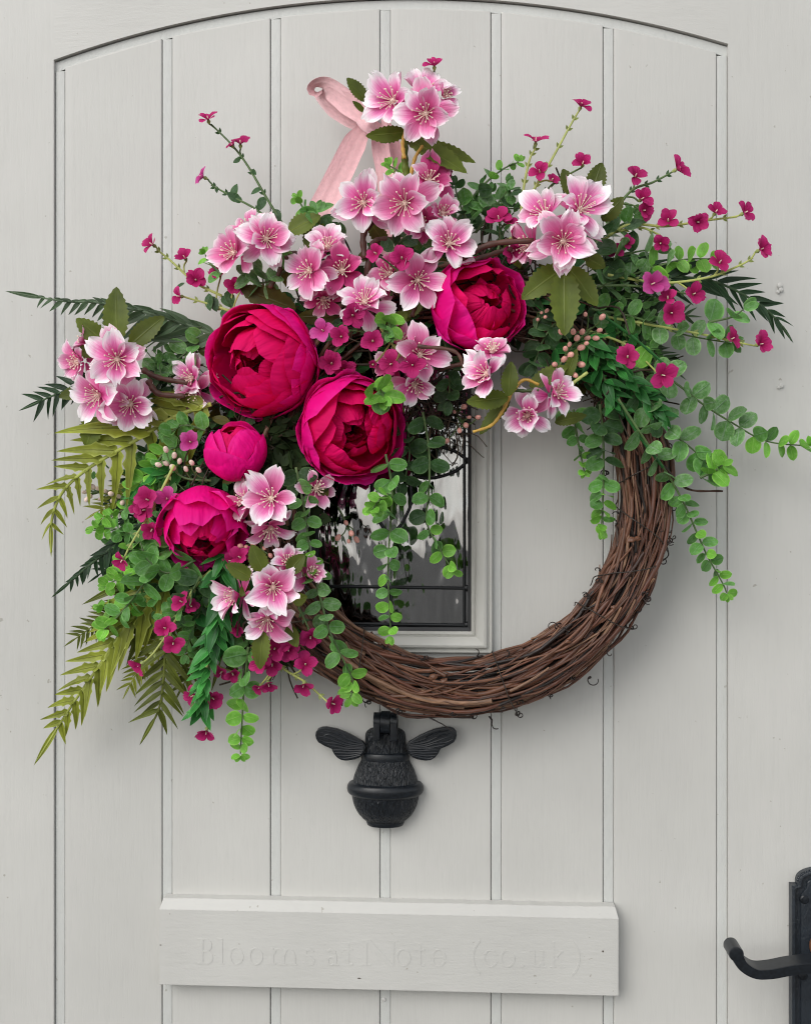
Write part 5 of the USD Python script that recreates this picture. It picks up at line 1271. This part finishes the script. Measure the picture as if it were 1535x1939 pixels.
# ---- berries
berries([(1060, 690), (1090, 650), (1120, 620)], [(1092, 640), (1102, 628), (1085, 628), (1110, 650), (1100, 658), (1078, 652), (1062, 628), (1135, 625), (1128, 640), (1070, 660), (1080, 672), (1068, 680), (1050, 690), (1100, 690), (1088, 710), (1112, 640), (1140, 600), (1108, 595)], 6.5, 'berry_pink', .098, 1)
berries([(1010, 640), (1020, 600)], [(1025, 592), (1032, 600), (1018, 605), (1035, 588)], 4.5, 'berry_pink', .09, 2)
berries([(400, 910), (350, 905), (320, 880)], [(314, 851), (340, 873), (363, 876), (314, 877), (327, 885), (352, 888), (300, 880), (376, 890), (330, 862)], 6.5, 'berry_cream', .092, 3)
berries([(240, 945), (200, 935), (170, 930)], [(160, 932), (170, 940), (165, 946), (185, 925), (200, 930), (215, 948), (225, 940), (190, 945), (175, 922), (210, 935), (232, 952)], 6, 'berry_cream', .06, 4)
berries([(490, 1020), (470, 1035)], [(466, 1036), (455, 1034), (480, 1030), (500, 1038), (512, 1052)], 6, 'berry_pink', .09, 5)
berries([(640, 960), (660, 1000)], [(665, 1010), (675, 1022), (660, 1025), (640, 1018), (655, 990)], 6, 'berry_pink', .06, 6)
berries([(850, 760), (875, 800)], [(882, 805), (888, 790), (846, 835), (860, 780), (870, 815), (905, 790), (878, 770)], 5.5, 'berry_pink', .06, 7)

# ================================================================ the ribbon it hangs from
def band(pts, w, tw=0.0, label=None):
    """pts: (x, y, h, angle of the ribbon's width in the picture plane towards the viewer)"""
    P = smooth_path([at(p[0], p[1], p[2]) for p in pts], 40)
    an = np.interp(np.linspace(0, 1, 40), np.linspace(0, 1, len(pts)), [p[3] for p in pts])
    T = np.gradient(P, axis=0); T /= np.linalg.norm(T, axis=1, keepdims=True)
    Sd = np.cross(T, CAMV); Sd /= np.linalg.norm(Sd, axis=1, keepdims=True); Fd = np.cross(Sd, T)
    W = Sd * np.cos(an)[:, None] + Fd * np.sin(an)[:, None]; N = np.cross(T, W)
    ww = np.interp(np.linspace(0, 1, 40), np.linspace(0, 1, len(w)), w) * mpp(.07) / 2
    v = np.linspace(-1, 1, 9)
    top = P[:, None] + W[:, None] * (ww[:, None] * v)[..., None] + N[:, None] * (0.0012 * np.cos(v * 2.2) + 0.0006 * np.sin(v * 9 + 1))[None, :, None]
    a = grid(top); b = grid(top[:, ::-1] - N[:, None] * 0.0006)
    return join([a, b])


RIB = xform('ribbon', origin=at(695, 240, 0.05), label='pale pink velvet ribbon tied in a bow loop that holds up the wreath', category='ribbon')
ORIGIN[RIB] = at(695, 240, 0.05)
obj('loop', band([(700, 232, .06, .4), (660, 195, .058, .5), (622, 165, .056, .9), (600, 163, .05, 1.5), (600, 175, .042, 2.0), (630, 200, .040, 2.6), (665, 222, .044, 2.7), (700, 240, .05, 2.9)], [24, 46, 46, 40, 38, 44, 42, 22]), 'ribbon_pink', RIB)
obj('tail', band([(698, 235, .056, 0), (672, 270, .052, .2), (645, 325, .046, .1), (620, 375, .044, .0), (592, 430, .05, .1)], [20, 46, 50, 52, 54]), 'ribbon_pink', RIB)
obj('hanging_band', band([(718, 225, .045, .1), (720, 280, .046, .1), (730, 340, .05, 0), (740, 480, .055, 0), (745, 560, .06, 0)], [28, 34, 34, 36, 36]), 'ribbon_pink', RIB)
obj('hanging_band', band([(722, 228, .035, -.1), (745, 290, .03, .3), (755, 420, .03, .2), (760, 600, .02, 0)], [28, 34, 36, 36]), 'ribbon_pink', RIB)
obj('knot', band([(684, 225, .060, .3), (696, 236, .068, .2), (716, 248, .060, -.2)], [26, 32, 26]), 'ribbon_pink', RIB)
v, f = ball(at(712, 232, .04), 0.006, 2, (1, 1.6, 1)); obj('hook', (v, f), 'nail_steel', RIB)
